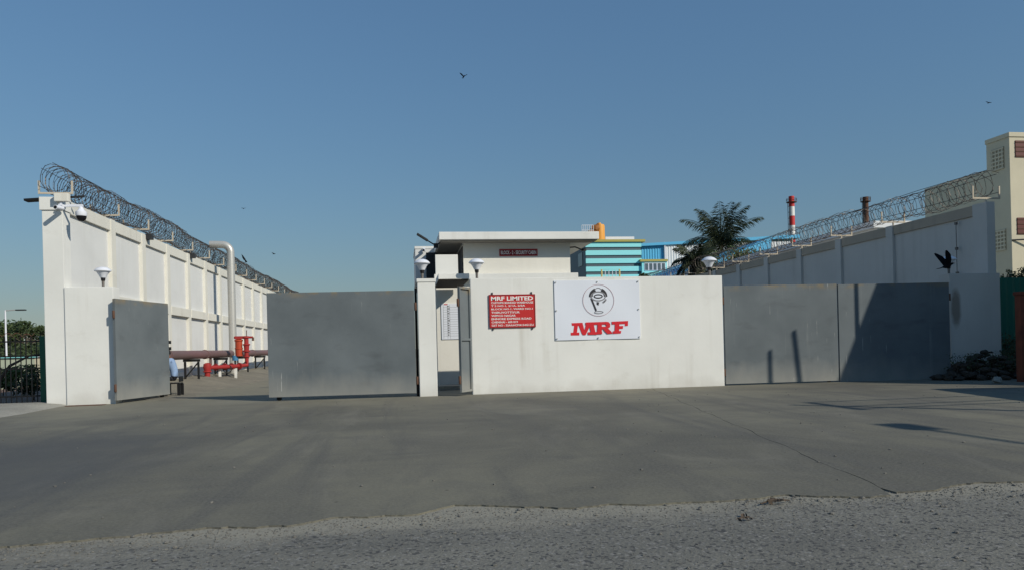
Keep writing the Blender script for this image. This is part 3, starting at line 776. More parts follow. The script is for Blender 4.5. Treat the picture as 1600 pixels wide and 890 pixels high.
b = MB(); b.obox((A0+A1)/2, (A1-A0).length*1.1, 0.26, 0.07, Matrix.Rotation(-0.07, 3, 'Y')); b.build('lamp_head', BLACK, sl, bevel=0.02)
for i, (yy) in enumerate((29.5, 35.3)):
    bx_ = MB().box(XL-0.05, XL+0.2, yy, yy+0.25, TL-0.18, TL+0.02)
    tag(bx_.build('cable_box', DARK, bevel=0.01, base=(XL, yy, TL)), ('nearer' if i == 0 else 'farther')+' small dark cable box on the top edge of the left wall', 'box', 'cable boxes on the left wall')

# ------------------------------------------------------------------ pipes in the yard
vp = empty('vent_pipe', (-8.46, 39.15, 0.3), 'tall silver pipe with its top bent over beside the left wall', 'pipe')
P = [(-8.46, 39.15, 0.1), (-8.46, 39.15, 6.42)]
for i in range(1, 9):
    a = i/8*PI/2; P.append((-8.46-0.40*(1-math.cos(a)), 39.15, 6.42+0.40*math.sin(a)))
P.append((-9.45, 39.15, 6.83))
b = MB().tube(P, 0.187, 18); b.build('pipe', STEEL, vp, True)
for z in (1.6, 3.0, 4.4, 5.8): MB().tube([(-8.46, 39.15, z), (-8.46, 39.15, z+0.03)], 0.190, 18).build('seam_band', STEEL, vp, True)
hp = empty('overground_pipe', (-8.53, 23.6, 1.33), 'long faded maroon pipe running beside the left wall', 'pipe')
for i in range(9):
    y = 23.6+i*5.2; MB().tube([(-8.53, y, 1.33), (-8.53, y+5.16, 1.33)], 0.175, 16).build('pipe_length', PIPEM, hp, True)
    MB().tube([(-8.53, y+5.15, 1.33), (-8.53, y+5.21, 1.33)], 0.205, 16).build('joint_collar', PIPEM, hp, True)
for i in range(10):
    y = 27.0+i*4.9; b = MB()
    b.box(-8.85, -8.2, y-0.05, y+0.05, 1.05, 1.152); b.box(-8.82, -8.75, y-0.05, y+0.05, 0, 1.047); b.box(-8.30, -8.23, y-0.05, y+0.05, 0, 1.047)
    b.tube([(-8.78, y, 0.4), (-8.26, y, 1.03)], 0.03, 5); b.build('trestle', BLACK, hp)
fv = empty('fire_valve_set', (-7.9, 36, 0.3), 'red fire main valves and riser beside the silver pipe', 'valve set')
def flange(c, ax, r, mm, nm='flange', t=0.045):
    c = Vector(c); ax = Vector(ax); return MB().tube([c-ax*t/2, c+ax*t/2], r, 14).build(nm, mm, fv, True)
yv = 34.8; xa = at(324, 577, yv).x; zg = 0.22
MB().lathe([(0.15, 0), (0.15, 0.05), (0.115, 0.06), (0.115, 0.30), (0.18, 0.32), (0.18, 0.36), (0.14, 0.38), (0.175, 0.52), (0.16, 0.68), (0.07, 0.73)], (xa, yv, zg), 16).build('strainer_body', REDP, fv, True)
yh = yv+2.2; xe = at(386, 577, yh).x; zp = zg+0.52
b = MB().tube([(xa, yv, zp), (xa+0.6, yv+0.6, zp), (xe-0.26, yv+1.9, zp), (xe, yh, zp+0.03), (xe, yh, zp+0.24)], 0.09, 12); b.build('feed_pipe', REDP, fv, True)
A_, B_ = Vector((xa, yv, zp)), Vector((xe, yh, zp))
for t_ in (0.2, 0.42, 0.6, 0.8): flange(A_.lerp(B_, t_), (B_-A_).normalized(), 0.16, REDP)
c = A_.lerp(B_, 0.52)
b = MB(); b.tube([c+Vector((0.19*math.cos(2*PI*i/16), -0.25, -0.10+0.19*math.sin(2*PI*i/16))) for i in range(17)], 0.02, 6, False)
b.tube([c+Vector((-0.18, -0.25, -0.10)), c+Vector((0.18, -0.25, -0.10))], 0.015, 5); b.tube([c, c+Vector((0, -0.27, -0.10))], 0.02, 6); b.build('handwheel', DARK, fv, True)
for t_ in (0.3, 0.7):
    c = A_.lerp(B_, t_); MB().box(c.x-0.05, c.x+0.05, c.y-0.05, c.y+0.05, 0.0, zp-0.09).build('support_leg', WHITE, fv)
MB().tube([(xa+0.1, yv+0.2, zp+0.1), (xa+0.1, yv+0.2, 1.2)], 0.06, 8).build('riser_stub', PIPEM, fv, True)
MB().lathe([(0.09, 0.0), (0.09, 0.2), (0.15, 0.21), (0.15, 0.26), (0.095, 0.27), (0.095, 0.45), (0.165, 0.47), (0.165, 0.52), (0.115, 0.54), (0.13, 0.76), (0.175, 0.78), (0.175, 0.83), (0.105, 0.85), (0.105, 1.10), (0.165, 1.12), (0.165, 1.2), (0.05, 1.22)], (xe, yh, zp+0.2), 16).build('riser', REDP, fv, True)
MB().lathe([(0.10, 0), (0.17, 0.03), (0.17, 0.35), (0.19, 0.36), (0.19, 0.41), (0.165, 0.42), (0.165, 0.72), (0.20, 0.74), (0.20, 0.80), (0.1, 0.84)], (xe-0.36, yh+0.05, 1.18), 16).build('alarm_valve', mat('orange red paint', (0.40, 0.06, 0.025), 0.5), fv, True)
b = MB(); b.box(xe-0.52, xe+0.05, yh-0.09, yh+0.16, 2.023, 2.16); b.tube([(xe-0.56, yh, 2.09), (xe+0.31, yh, 2.09)], 0.05, 8); b.build('hydrant_head', REDP, fv)
b = MB().tube([(xe+0.31, yh, 2.09), (xe+0.31, yh, 1.92)], 0.052, 8); b.tube([(xe+0.02, yh, 2.1), (xe+0.02, yh, 2.44)], 0.02, 6); b.build('hose_outlet', BROWNM, fv)
MB().tube([(xe-0.54, yh+0.05, 1.0), (xe-0.54, yh+0.05, 1.24)], 0.14, 12).build('blue_valve', BLUEP, fv, True)
MB().box(xe-0.58, xe-0.51, yh, yh+0.09, 0.2, 1.0).build('valve_stand', DARK, fv)

# ------------------------------------------------------------------ seated guard behind the left gate
def person():
    base = Vector((-7.40, 25.75, 0.05))
    e = empty('person', tuple(base), 'person in a light blue shirt and dark trousers sitting behind the left gate leaf', 'person')
    # faces -X; seat height 0.45.  joints: name: (forward, side, up, radius)
    J = {'pel': (0, 0, 0.55, .135), 'wst': (0.02, 0, 0.72, .125), 'che': (0.10, 0, 0.98, .145), 'shc': (0.15, 0, 1.13, .10), 'nck': (0.19, 0, 1.22, .052), 'hd0': (0.23, 0, 1.31, .085), 'hd1': (0.25, 0, 1.42, .088)}
    for s, t in ((1, 'l'), (-1, 'r')):
        J.update({'hip'+t: (0.05, .10*s, 0.53, .095), 'kne'+t: (0.48, .13*s, 0.53, .066), 'ank'+t: (0.44, .13*s, 0.10, .043), 'toe'+t: (0.62, .14*s, 0.05, .038),
                  'sho'+t: (0.14, .19*s, 1.10, .068), 'elb'+t: (0.22, .26*s, 0.84, .048), 'wri'+t: (0.44, .20*s, 0.72, .030), 'pal'+t: (0.51, .18*s, 0.69, .032)})
        for i in range(4): J['f%d%s' % (i, t)] = (0.59-0.008*abs(i-1), (.145+.022*i)*s, 0.655, .010); J['g%d%s' % (i, t)] = (0.62-0.012*abs(i-1), (.145+.022*i)*s, 0.615, .008)
        J['th'+t] = (0.54, .125*s, 0.67, .011)
    Ed = [('pel','wst'),('wst','che'),('che','shc'),('shc','nck'),('nck','hd0'),('hd0','hd1')]
    for t in 'lr':
        Ed += [('pel','hip'+t),('hip'+t,'kne'+t),('kne'+t,'ank'+t),('ank'+t,'toe'+t),('shc','sho'+t),('sho'+t,'elb'+t),('elb'+t,'wri'+t),('wri'+t,'pal'+t),('pal'+t,'th'+t)]
        for i in range(4): Ed += [('pal'+t,'f%d%s'%(i,t)),('f%d%s'%(i,t),'g%d%s'%(i,t))]
    nm = list(J); idx = {n: i for i, n in enumerate(nm)}
    me = bpy.data.meshes.new('body')
    me.from_pydata([(-J[n][0], J[n][1], J[n][2]) for n in nm], [(idx[a], idx[b]) for a, b in Ed], [])
    ob = bpy.data.objects.new('body', me); COL.objects.link(ob)
    sk = ob.modifiers.new('skin', 'SKIN'); sk.use_smooth_shade = True
    lay = me.skin_vertices[0].data
    for n in nm: lay[idx[n]].radius = (J[n][3],)*2
    lay[idx['pel']].use_root = True
    ob.modifiers.new('sub', 'SUBSURF').levels = 2
    dg = bpy.context.evaluated_depsgraph_get(); dg.update()
    fin = bpy.data.meshes.new_from_object(ob.evaluated_get(dg))
    bpy.data.objects.remove(ob)
    for mm in (SHIRT, TROUS, SKIN): fin.materials.append(mm)
    for p in fin.polygons:
        x, y, z = p.center; f_ = -x
        if z > 1.185: k = 2
        elif z > 0.60 and not (f_ > 0.30 and abs(y) > 0.1): k = 0
        elif f_ > 0.30 and z > 0.60 : k = 2
        else: k = 1
        p.material_index = k; p.use_smooth = True
    o = bpy.data.objects.new('body', fin); COL.objects.link(o); o.parent = e
    fx = lambda f_, s, u: Vector((base.x-f_, base.y+s, u))
    b = MB()
    for i in range(9):
        a = -0.3+i*0.24
        pass
    b.lathe([(0.104, 1.37), (0.106, 1.42), (0.09, 1.48), (0.05, 1.515), (0.01, 1.52)], fx(0.235, 0, 0), 14); b.build('hair', HAIR, e, True)
    b = MB().stone(fx(0.335, 0, 1.36), 0.022, random.Random(1), 1.2); b.build('nose', SKIN, e, True)
    for s in (1, -1):
        MB().stone(fx(0.325, 0.032*s, 1.395), 0.011, random.Random(2)).build('eye', HAIR, e, True)
        MB().stone(fx(0.23, 0.092*s, 1.37), 0.028, random.Random(3), 1.3).build('ear', SKIN, e, True)
    MB().box(base.x-0.327, base.x-0.315, base.y-0.025, base.y+0.025, 1.315, 1.323).build('mouth', BROWNM, e)
    # belt and shoes
    for s in (1, -1): MB().obox(fx(0.54, 0.135*s, 0.04), 0.27, 0.095, 0.08).build('shoe', BLACK, e, bevel=0.025)
    ch = empty('chair', (base.x+0.02, base.y, 0), 'dark chair under the person behind the left gate leaf', 'chair')
    MB().box(base.x-0.28, base.x+0.18, base.y-0.22, base.y+0.22, 0.40, 0.435).build('seat', BLACK, ch, bevel=0.01)
    for X in (-0.25, 0.15):
        for Y in (-0.19, 0.19): MB().box(base.x+X-0.045, base.x+X+0.045, base.y+Y-0.03, base.y+Y+0.03, 0, 0.398).build('leg', BLACK, ch)
    MB().box(base.x+0.155, base.x+0.185, base.y-0.21, base.y+0.21, 0.46, 0.64).build('backrest', BLACK, ch, bevel=0.008)
person()

# ------------------------------------------------------------------ far left: fence, trees, lamp post
fe = empty('iron_fence', (-10.3, 23.1, 0), 'dark green iron railing fence left of the tall white wall', 'fence')
fx0, fx1, fx2 = at(62, 560, 23.0).x, at(75, 560, 23.0).x, at(80, 560, 23.0).x
MB().box(fx0, fx1, 23.0, 23.16, -0.1, 1.98).build('post', GREENF, fe, bevel=0.008)
MB().box(fx1+0.01, fx2+0.1, 23.05, 23.2, -0.1, 1.9).build('end_post', BARK, fe, bevel=0.006)
for X in (-13.0, -15.4): MB().box(X-0.09, X+0.09, 23.0, 23.16, -0.1, 1.98).build('post', GREENF, fe, bevel=0.008)
for z in (0.27, 1.06, 1.42, 1.84): MB().box(-18, fx0-0.003, 23.06, 23.10, z-0.02, z+0.02).build('rail', BLACK, fe)
for i in range(56):
    X = fx0-0.10-i*0.138; MB().box(X-0.011, X+0.011, 23.03, 23.052, 0.02, 1.98).build('bar', BLACK, fe)
b = MB(); rg = random.Random(6)
pth = [(fx1-i*0.045, 23.08+0.07*math.cos(i*1.1), 2.03+0.05*math.sin(i*1.1)+0.02*math.sin(i*0.37)) for i in range(165)]
b.tube(pth, 0.009, 4, False); b.build('spiral_wire', BROWNM, fe)
LB = [0]
def tree(name, x, y, h, r, n, leafm, label, rg, trunk=None, clumps=9, group=None, size=0.4, low=0.35):
    e = empty(name, (x, y, 0), label, 'tree', group)
    b = MB(); top = h*0.75
    b.tube([(x, y, -0.2), (x+rg.uniform(-.2, .2), y, h*0.25), (x+rg.uniform(-.4, .4), y, h*0.5), (x, y, top)], [h*0.03, h*0.022, h*0.016, h*0.006], 7)
    for _ in range(5):
        a = rg.random()*2*PI; z = h*rg.uniform(0.3, 0.55)
        b.tube([(x, y, z), (x+math.cos(a)*r*0.4, y+math.sin(a)*r*0.4, z+h*0.15), (x+math.cos(a)*r*0.8, y+math.sin(a)*r*0.8, z+h*0.25)], [h*0.012, h*0.008, h*0.003], 5)
    b.build('trunk', BARK, e, True)
    c = MB()
    for _ in range(clumps):
        a = rg.random()*2*PI; q = r*rg.uniform(0.15, 0.85); zz = h*rg.uniform(low, 0.92)
        c.leaves((x+math.cos(a)*q, y+math.sin(a)*q, zz), r*rg.uniform(0.3, 0.5), n//clumps, size, rg, 0.7)
    c.build('crown', leafm, e)
    return e
rg = random.Random(21)
desc = ['broad dark tree at the left picture edge beyond the fence', 'low rounded tree second from the left edge beyond the fence', 'tree behind the slim lamp post beyond the fence', 'rounded green tree right of the slim lamp post beyond the fence', 'dark tree close to the tall wall beyond the fence', 'distant tree just left of the tall wall end']
for i, (u, Yt, vtop) in enumerate([(-14, 95, 503), (6, 110, 508), (22, 100, 501), (40, 92, 506), (58, 104, 503), (74, 98, 512)]):
    p = at(u, vtop, Yt); tree('tree', p.x, Yt, p.z+0.3, 2.9+rg.random(), 1300, LEAFD if i % 2 else LEAF, desc[i], rg, group='trees beyond the left fence', size=0.55, low=0.15)
b = MB(); rg = random.Random(22)
for _ in range(70):
    p = at(rg.uniform(-70, 74), 540, rg.uniform(64, 88)); b.leaves((p.x, p.y, rg.uniform(0.2, 2.3)), rg.uniform(0.7, 1.3), 60, 0.4, rg)
tag(b.build('scrub', LEAFD), 'dense dark scrub in front of the trees beyond the left fence', 'scrub', None, 'stuff')
sp = at(10, 556, 60); st_ = at(10, 484, 60); sa = at(40, 484, 60)
lp = empty('street_lamp', (sp.x, 60, 0), 'slim pale lamp post with a flat arm beyond the left fence', 'street lamp')
MB().tube([(sp.x, 60, -0.1), (sp.x, 60, st_.z)], [0.09, 0.05], 8).build('pole', LAMPW, lp, True)
b = MB().tube([(sp.x, 60, st_.z-0.03), (sa.x-0.4, 60, st_.z+0.02)], 0.04, 6); b.build('arm', STEEL, lp); MB().box(sa.x-0.65, sa.x, 59.85, 60.15, st_.z-0.05, st_.z+0.04).build('lamp_head', DARK, lp, bevel=0.01)
LEAFY = painted('pale greenish plaster', (0.42, 0.46, 0.36), (0.20, 0.22, 0.15), 0.8, 0.0)
for i, (u0, u1, v0, v1, Yt, mm, lab) in enumerate([(-10, 14, 557, 585, 38, LEAFY, 'pale greenish low wall with a turquoise coping beyond the left fence'), (24, 60, 556, 584, 42, CREAM, 'cream low shed wall seen through the fence bars')]):
    a, c = at(u0, v0, Yt), at(u1, v1, Yt)
    e = empty('low_shed', (a.x, Yt, 0), lab, 'shed'); MB().box(a.x, c.x, Yt, Yt+2.5, -0.1, a.z-0.06).build('wall', mm, e, bevel=0.01); MB().box(a.x-0.1, c.x+0.1, Yt-0.1, Yt+2.6, a.z-0.057, a.z).build('roof', (TEAL, LAMPW)[i], e)
rg = random.Random(31)
for i, (u, v, Yt, r, mm, lab) in enumerate([(52, 600, 27.0, 0.55, LEAFD, 'dark rounded bush close behind the fence next to the wall'), (20, 588, 29, 0.5, LEAFL, 'light green bush behind the middle of the fence'), (38, 580, 31, 0.55, LEAFL, 'pale leafy bush under the cream shed wall'), (4, 600, 30, 0.45, LEAF, 'small green bush behind the fence at the left picture edge')]):
    p = at(u, v, Yt); e = empty('bush', (p.x, Yt, 0), lab, 'bush', 'bushes behind the left fence'); b = MB()
    for _ in range(6): b.leaves((p.x+rg.uniform(-r, r)*0.6, Yt+rg.uniform(-r, r)*0.6, max(0.3, p.z)+rg.uniform(-.3, .3)*r), r*0.6, 110, 0.13, rg)
    b.build('foliage', mm, e)
    MB().tube([(p.x, Yt, -0.1), (p.x+0.05, Yt, max(0.4, p.z))], [0.03, 0.012], 6).build('stem', BARK, e)
ba, bb_ = at(-4, 585, 25.5), at(44, 556, 25.5)
b = MB().tube([(ba.x, 25.5, 0.6), ba.lerp(bb_, 0.4)+Vector((0, 0, 0.05)), bb_, bb_+Vector((0.5, 0.1, 0.1))], [0.06, 0.045, 0.03, 0.01], 7)
b.tube([(ba.x, 25.5, 0.6), (ba.x-0.3, 25.5, -0.1)], [0.06, 0.08], 7)
tag(b.build('leaning_branch', WOOD, base=(ba.x, 25.5, 0)), 'bare dark branch leaning across behind the fence bars', 'branch')

# ------------------------------------------------------------------ background right of the cabin
YT = 70.0
tb = empty('striped_building', (at(960, 400, YT).x, YT, 0), 'turquoise building with dark horizontal stripes and an olive edge', 'building')
xa, xb = at(915.5, 400, YT).x, at(1002, 400, YT).x
ztop = at(960, 386, YT).z; pit = (at(960, 386, YT).z-at(960, 398.6, YT).z)
MB().box(xa+0.05, xb, YT+0.14, YT+16, -0.1, at(960, 378, YT).z-0.004).build('wall', DTEAL, tb)
for i in range(12):
    zz = ztop-i*pit
    MB().box(xa, xb+0.05, YT+0.05, YT+0.137, zz, zz+pit*0.60).build('turquoise_band', TEAL, tb)
za = at(960, 378.2, YT).z; zb2 = at(960, 376.4, YT).z
MB().box(at(920, 378, YT-1).x, at(1013, 378, YT-1).x, YT-0.12, YT+16, za, zb2+0.12).build('fascia', OLIVE, tb)
MB().box(at(946, 372, YT+3).x, at(991, 372, YT+3).x, YT+3, YT+8, zb2+0.123, at(960, 370, YT+3).z).build('roof_parapet', LAMPW, tb)
for i in range(3):
    z = ztop-0.3-i*2.4; MB().box(xa+0.0, xa+0.047, YT+1.5+i*0.3, YT+3.2+i*0.3, z-1.3, z).build('side_window', DGLASS, tb)
tk = empty('water_tank', (at(937, 360, YT+2).x, YT+2, zb2+0.13), 'orange water tank on the roof of the striped building', 'tank')
tc = at(937, 374, YT+2); rk = (at(946, 360, YT+2).x-at(930, 360, YT+2).x)/2; hk = at(937, 350, YT+2).z-(zb2+0.13)
MB().lathe([(rk, 0), (rk, hk*0.86), (rk*0.9, hk*0.95), (rk*0.35, hk), (rk*0.3, hk*1.05)], (tc.x, YT+2, zb2+0.124), 20).build('tank_body', ORANGE, tk, True)
mc = at(926, 358, YT+1.5); tm = MB()
tm.box(mc.x-0.4, mc.x+0.45, YT+1.3, YT+1.8, zb2+0.124, mc.z-0.1); tm.stone((mc.x+0.3, YT+1.5, mc.z+0.05), 0.6, random.Random(4)); tm.tube([(mc.x-0.2, YT+1.5, mc.z-0.1), (mc.x+0.6, YT+1.5, mc.z+0.5)], 0.12, 8)
tag(tm.build('roof_machine', mat('burnt orange machine', (0.28, 0.11, 0.03), 0.7), base=(mc.x, YT+1.5, zb2+0.124)), 'rust orange machine beside the roof tank', 'machine')
rr = empty('roof_railing', (at(918, 360, YT+1).x, YT+1, zb2+0.13), 'thin white railing on the roof left of the orange tank', 'railing')
ra, rb_ = at(909, 352, YT+1), at(927, 352, YT+1)
for q in (0.0, 0.5): MB().tube([(ra.x, YT+1, ra.z-q), (rb_.x, YT+1, ra.z-q)], 0.03, 5).build('rail', LAMPW, rr)
for i in range(7):
    X = ra.x+(rb_.x-ra.x)*i/6; MB().tube([(X, YT+1, zb2+0.124), (X, YT+1, ra.z)], 0.03, 5).build('baluster', LAMPW, rr)
def corrugated(b, x0, x1, y, z0, z1, pitch, depth, z1b=None):
    n = max(2, int(abs(x1-x0)/pitch*2)); pts = [(x0+(x1-x0)*i/n, y-(depth if i % 2 else 0)) for i in range(n+1)]
    for i in range(n):
        f0, f1 = i/n, (i+1)/n; za_ = z1+((z1b if z1b is not None else z1)-z1)*f0; zb_ = z1+((z1b if z1b is not None else z1)-z1)*f1
        b.quad((pts[i][0], pts[i][1], z0), (pts[i+1][0], pts[i+1][1], z0), (pts[i+1][0], pts[i+1][1], zb_), (pts[i][0], pts[i][1], za_))
YS2 = 74.0
bs = empty('blue_shed', (at(1040, 400, YS2).x, YS2, 0), 'corrugated shed, blue and white walls under a blue roof line, right of the striped building', 'shed')
c0, c1, c2 = at(1001, 381, YS2-2), at(1036, 377.5, YS2-2), at(1120, 374, YS2-2)
b = MB(); corrugated(b, c0.x, c1.x, YS2-2.0, -0.1, c0.z-0.25, 0.27, 0.06, c1.z-0.1); b.build('blue_cladding', SHED_B, bs)
b = MB(); corrugated(b, c1.x+0.13, c2.x+8, YS2-2.15, -0.1, c1.z-0.1, 0.27, 0.06); b.build('white_cladding', SHED_W, bs)
MB().box(c1.x+0.02, c1.x+0.12, YS2-2.32, YS2-2.0, -0.1, c1.z-0.1).build('corner_trim', LAMPW, bs)
b = MB(); b.prism([(c0.x-1.5, c0.z-0.35), (c2.x+9, c2.z+0.05), (c2.x+9, c2.z+0.4), (c0.x-1.5, c0.z-0.1)], YS2-2.4, YS2+14); b.build('roof', SHED_B, bs)
lw = empty('annex', (at(1022, 410, YT-0.2).x, YT-0.2, 0), 'low turquoise annex with an olive ledge and narrow windows', 'building')
n0, n1 = at(1003, 409, YT-0.2), at(1042, 409, YT-0.2)
MB().box(n0.x, n1.x, YT-0.2, YT+1, -0.1, n0.z-0.003).build('wall', TEAL, lw); MB().box(n0.x-0.2, n1.x+0.05, YT-0.35, YT+1, n0.z, at(1003, 405.5, YT-0.2).z).build('ledge', OLIVE, lw)
for i in range(5):
    X = n0.x+0.3+i*(n1.x-n0.x-0.4)/5; wz = at(1003, 411, YT-0.2).z
    wn = MB().box(X-0.06, X+0.36, YT-0.25, YT-0.203, wz-0.75, wz).build('window', LAMPW, lw); MB().box(X, X+0.30, YT-0.27, YT-0.253, wz-0.70, wz-0.05).build('pane', DTEAL, wn)
# warehouse behind the right wall, its pale eave just over the wall
XW = 21.2
wh = empty('warehouse', (XW, 30, 0), 'long pale warehouse just outside the right boundary wall', 'building')
b = MB().box(XW, XW+4.4, 30.4, 58, -0.1, 6.2); b.build('wall', SHED_W, wh)
MB().box(XW-0.25, XW+4.5, 30.3, 58.2, 6.203, 6.50).build('eave', SHED_W, wh)
b = MB(); b.v = [(XW-0.1, 50, 6.51), (XW-0.1, 72, 6.51), (XW+5.3, 72, 8.7), (XW+5.3, 50, 8.7), (XW+5.3, 50, 6.51), (XW+5.3, 72, 6.51)]; b.f = [(0, 3, 2, 1), (0, 4, 3), (1, 2, 5), (3, 4, 5, 2), (0, 1, 5, 4)]
b.build('blue_roof', SHED_B, wh)
# chimneys
def stack(u0, u1, vtop, Y, cols, label, plat):
    a, c = at(u0, vtop, Y), at(u1, vtop, Y); x = (a.x+c.x)/2; r = (c.x-a.x)/2; zt = a.z
    e = empty('chimney', (x, Y, 0), label, 'chimney'); z = zt
    for h, mm in cols:
        z2 = max(z-h, -0.1); MB().lathe([(r*1.02, z2+0.01), (r, z-0.01)], (x, Y, 0), 18).build('shaft_band', mm, e, True); z = z2
    zp = zt-plat
    MB().lathe([(r*1.05, zp), (r*1.85, zp+0.05), (r*1.85, zp+0.14), (r*1.05, zp+0.16)], (x, Y, 0), 18).build('platform', cols[0][1] if cols[0][1] is not STACKR else BROWNM, e)
    b = MB()
    for k in range(12):
        q = k/12*2*PI; b.tube([(x+r*1.8*math.cos(q), Y+r*1.8*math.sin(q), zp+0.2), (x+r*1.8*math.cos(q), Y+r*1.8*math.sin(q), zp+0.8)], 0.03, 4)
    for zz in (0.5, 0.8): b.tube([(x+r*1.8*math.cos(k/18*2*PI), Y+r*1.8*math.sin(k/18*2*PI), zp+zz) for k in range(19)], 0.03, 4, False)
    b.build('handrail', BROWNM, e)
    b = MB(); 
    for s in (-0.3, 0.3): b.tube([(x-r*1.7, Y-0.5+s, 0), (x-r*1.7, Y-0.5+s, zp)], 0.06, 4)
    for k in range(int(zp/1.2)): b.tube([(x-r*1.7, Y-0.8, k*1.2+0.4), (x-r*1.7, Y-0.2, k*1.2+0.4)], 0.05, 4)
    b.build('ladder', DARK, e)
stack(1232.5, 1240.5, 307, 140, [(2.1, STACKR), (1.9, STACKW), (1.9, STACKR), (2.4, STACKW), (2.0, STACKR), (2, STACKW), (30, STACKR)], 'red and white banded chimney beyond the right wall', 1.3)
stack(1348.5, 1356, 308, 120, [(1.0, BROWNM), (40, BROWNM)], 'rusty brown chimney beyond the right wall', 0.9)
# cream tower and wing
XB = 40.0
tw = empty('cream_building', (XB, 43.5, 0), 'cream building with a taller stair tower at the right picture edge', 'building')
yf, ym, ye = 43.5, 45.45, 51.6
zt = at(1583, 207, yf).z; zw = 12.55
MB().box(XB, XB+16, yf, ym, -0.1, zt-0.3).build('tower_wall', CREAM, tw, bevel=0.02)
MB().box(XB-0.06, XB+16.05, yf-0.06, ym+0.05, zt-0.297, zt).build('parapet', CREAM, tw, bevel=0.02)
MB().box(XB+0.02, XB+16, ym+0.003, ye, -0.1, zw).build('wing_wall', CREAM, tw, bevel=0.02)
for zc, hh in ((zt-1.55, 1.45), (zt-7.0, 1.4)):
    v = MB().box(XB-0.05, XB-0.003, yf+0.45, yf+1.5, zc-hh/2, zc+hh/2).build('vent_panel', VENT, tw)
    b = MB()
    for i in range(6): b.box(XB-0.09, XB-0.052, yf+0.43, yf+1.52, zc-hh/2+i*hh/5.5, zc-hh/2+i*hh/5.5+0.10)
    for i in range(4): b.box(XB-0.088, XB-0.052, yf+0.5+i*0.28, yf+0.58+i*0.28, zc-hh/2+0.105, zc+hh/2-0.03)
    b.build('vent_lattice', CREAM, v)
for zc in (zt-1.1, zt-6.2, zt-11):
    for k in range(3):
        X = XB+0.42+k*2.6; wnd = MB().box(X, X+1.3, yf-0.05, yf-0.003, zc-0.55, zc+0.55).build('window', MAROONW, tw)
        b = MB()
        for i in range(4): b.box(X, X+1.3, yf-0.075, yf-0.052, zc-0.5+i*0.3, zc-0.44+i*0.3)
        b.build('window_grille', BROWNM, wnd)
cb = at(1588, 374, yf-0.4)
MB().tube([(XB+0.0, yf-0.002, cb.z), (XB+4.5, yf-1.5, cb.z+0.03)], 0.05, 6).build('service_arm', DARK, tw)
# palm and green clumps behind the wall
def palm(u, v, Y, label, S=1.0, seed=13, up=88, dn=118, nf=36):
    cpt = at(u, v, Y); e = empty('palm_tree', (cpt.x+0.6, Y, 0), label, 'tree'); rg = random.Random(seed)
    b = MB(); n = 12; b.tube([(cpt.x+0.6-0.6*(i/n)**2, Y, -0.1+(cpt.z+0.1)*i/n) for i in range(n+1)], [0.26-0.10*i/n for i in range(n+1)], 9); b.build('trunk', BARK, e, True)
    for k in range(nf):
        az = k*2.399+rg.uniform(-.2, .2); el = R(up-(k/(nf-1))**1.25*dn) + rg.uniform(-.1, .1); L = S*rg.uniform(3.6, 4.4)*(0.9 if k > 16 else 1)
        b = MB(); p = Vector(cpt); pts = [p.copy()]; a = el; st = L/12
        for i in range(12):
            p = p + Vector((math.cos(a)*math.cos(az), math.cos(a)*math.sin(az), math.sin(a)))*st; pts.append(p.copy()); a -= 0.05+0.10*(i/12)+ (0.05 if el < 0.9 else 0)
        b.tube(pts, [0.045-0.003*i for i in range(13)], 4)
        side = Vector((-math.sin(az), math.cos(az), 0))
        for i in range(1, 12):
            for h in (0, 0.25, 0.5, 0.75):
                q = pts[i].lerp(pts[min(i+1, 12)], h); t = (pts[min(i+1, 12)]-pts[i-1]).normalized(); f_ = (i+h)/12
                ll = S*1.1*math.sin(PI*(0.12+0.82*f_))*rg.uniform(0.8, 1.1)+0.12
                for s in (1, -1):
                    dr = (side*s*0.6+t*0.65+Vector((0, 0, -0.35-rg.random()*0.5))).normalized(); tip = q+dr*ll+Vector((0, 0, -0.12*ll))
                    wv = t*0.027; mid = q+dr*ll*0.5
                    b.quad(q-wv, mid-wv*1.2, tip, mid+wv*1.2)
        b.build('frond', PALML, e)
palm(1127, 384, 58, 'dark coconut palm rising behind the right boundary wall')
palm(1084, 408, 46, 'small dark drooping palm left of the lamp at the sign wall right end', 0.40, 5, 70, 110, 22)
rg = random.Random(17)
for i, (u, v, Y, r, mm, lab) in enumerate([(1100, 396, 50, 1.5, LEAF, 'green leafy clump left below the coconut palm'), (1160, 394, 48, 1.6, LEAFL, 'bright green clump right below the coconut palm'), (1130, 396, 47, 1.5, LEAF, 'green clump centred under the coconut palm'),
        (1020, 430, 40, 0.6, LEAFD, 'low dark bush showing over the sign wall below the annex')]):
    p = at(u, v, Y); e = empty('bushy_tree', (p.x, Y, 0), lab, 'tree', 'bushy trees behind the sign wall'); b = MB()
    for _ in range(9): b.leaves((p.x+rg.uniform(-r, r), Y+rg.uniform(-r, r), p.z-0.5*r+rg.uniform(-.6, .35)*r), r*0.5, 210, 0.22, rg)
    b.build('crown', mm, e); MB().tube([(p.x, Y, -0.1), (p.x+0.1, Y, p.z*0.5), (p.x, Y, p.z-0.2)], [0.16, 0.12, 0.05], 7).build('trunk', BARK, e, True)

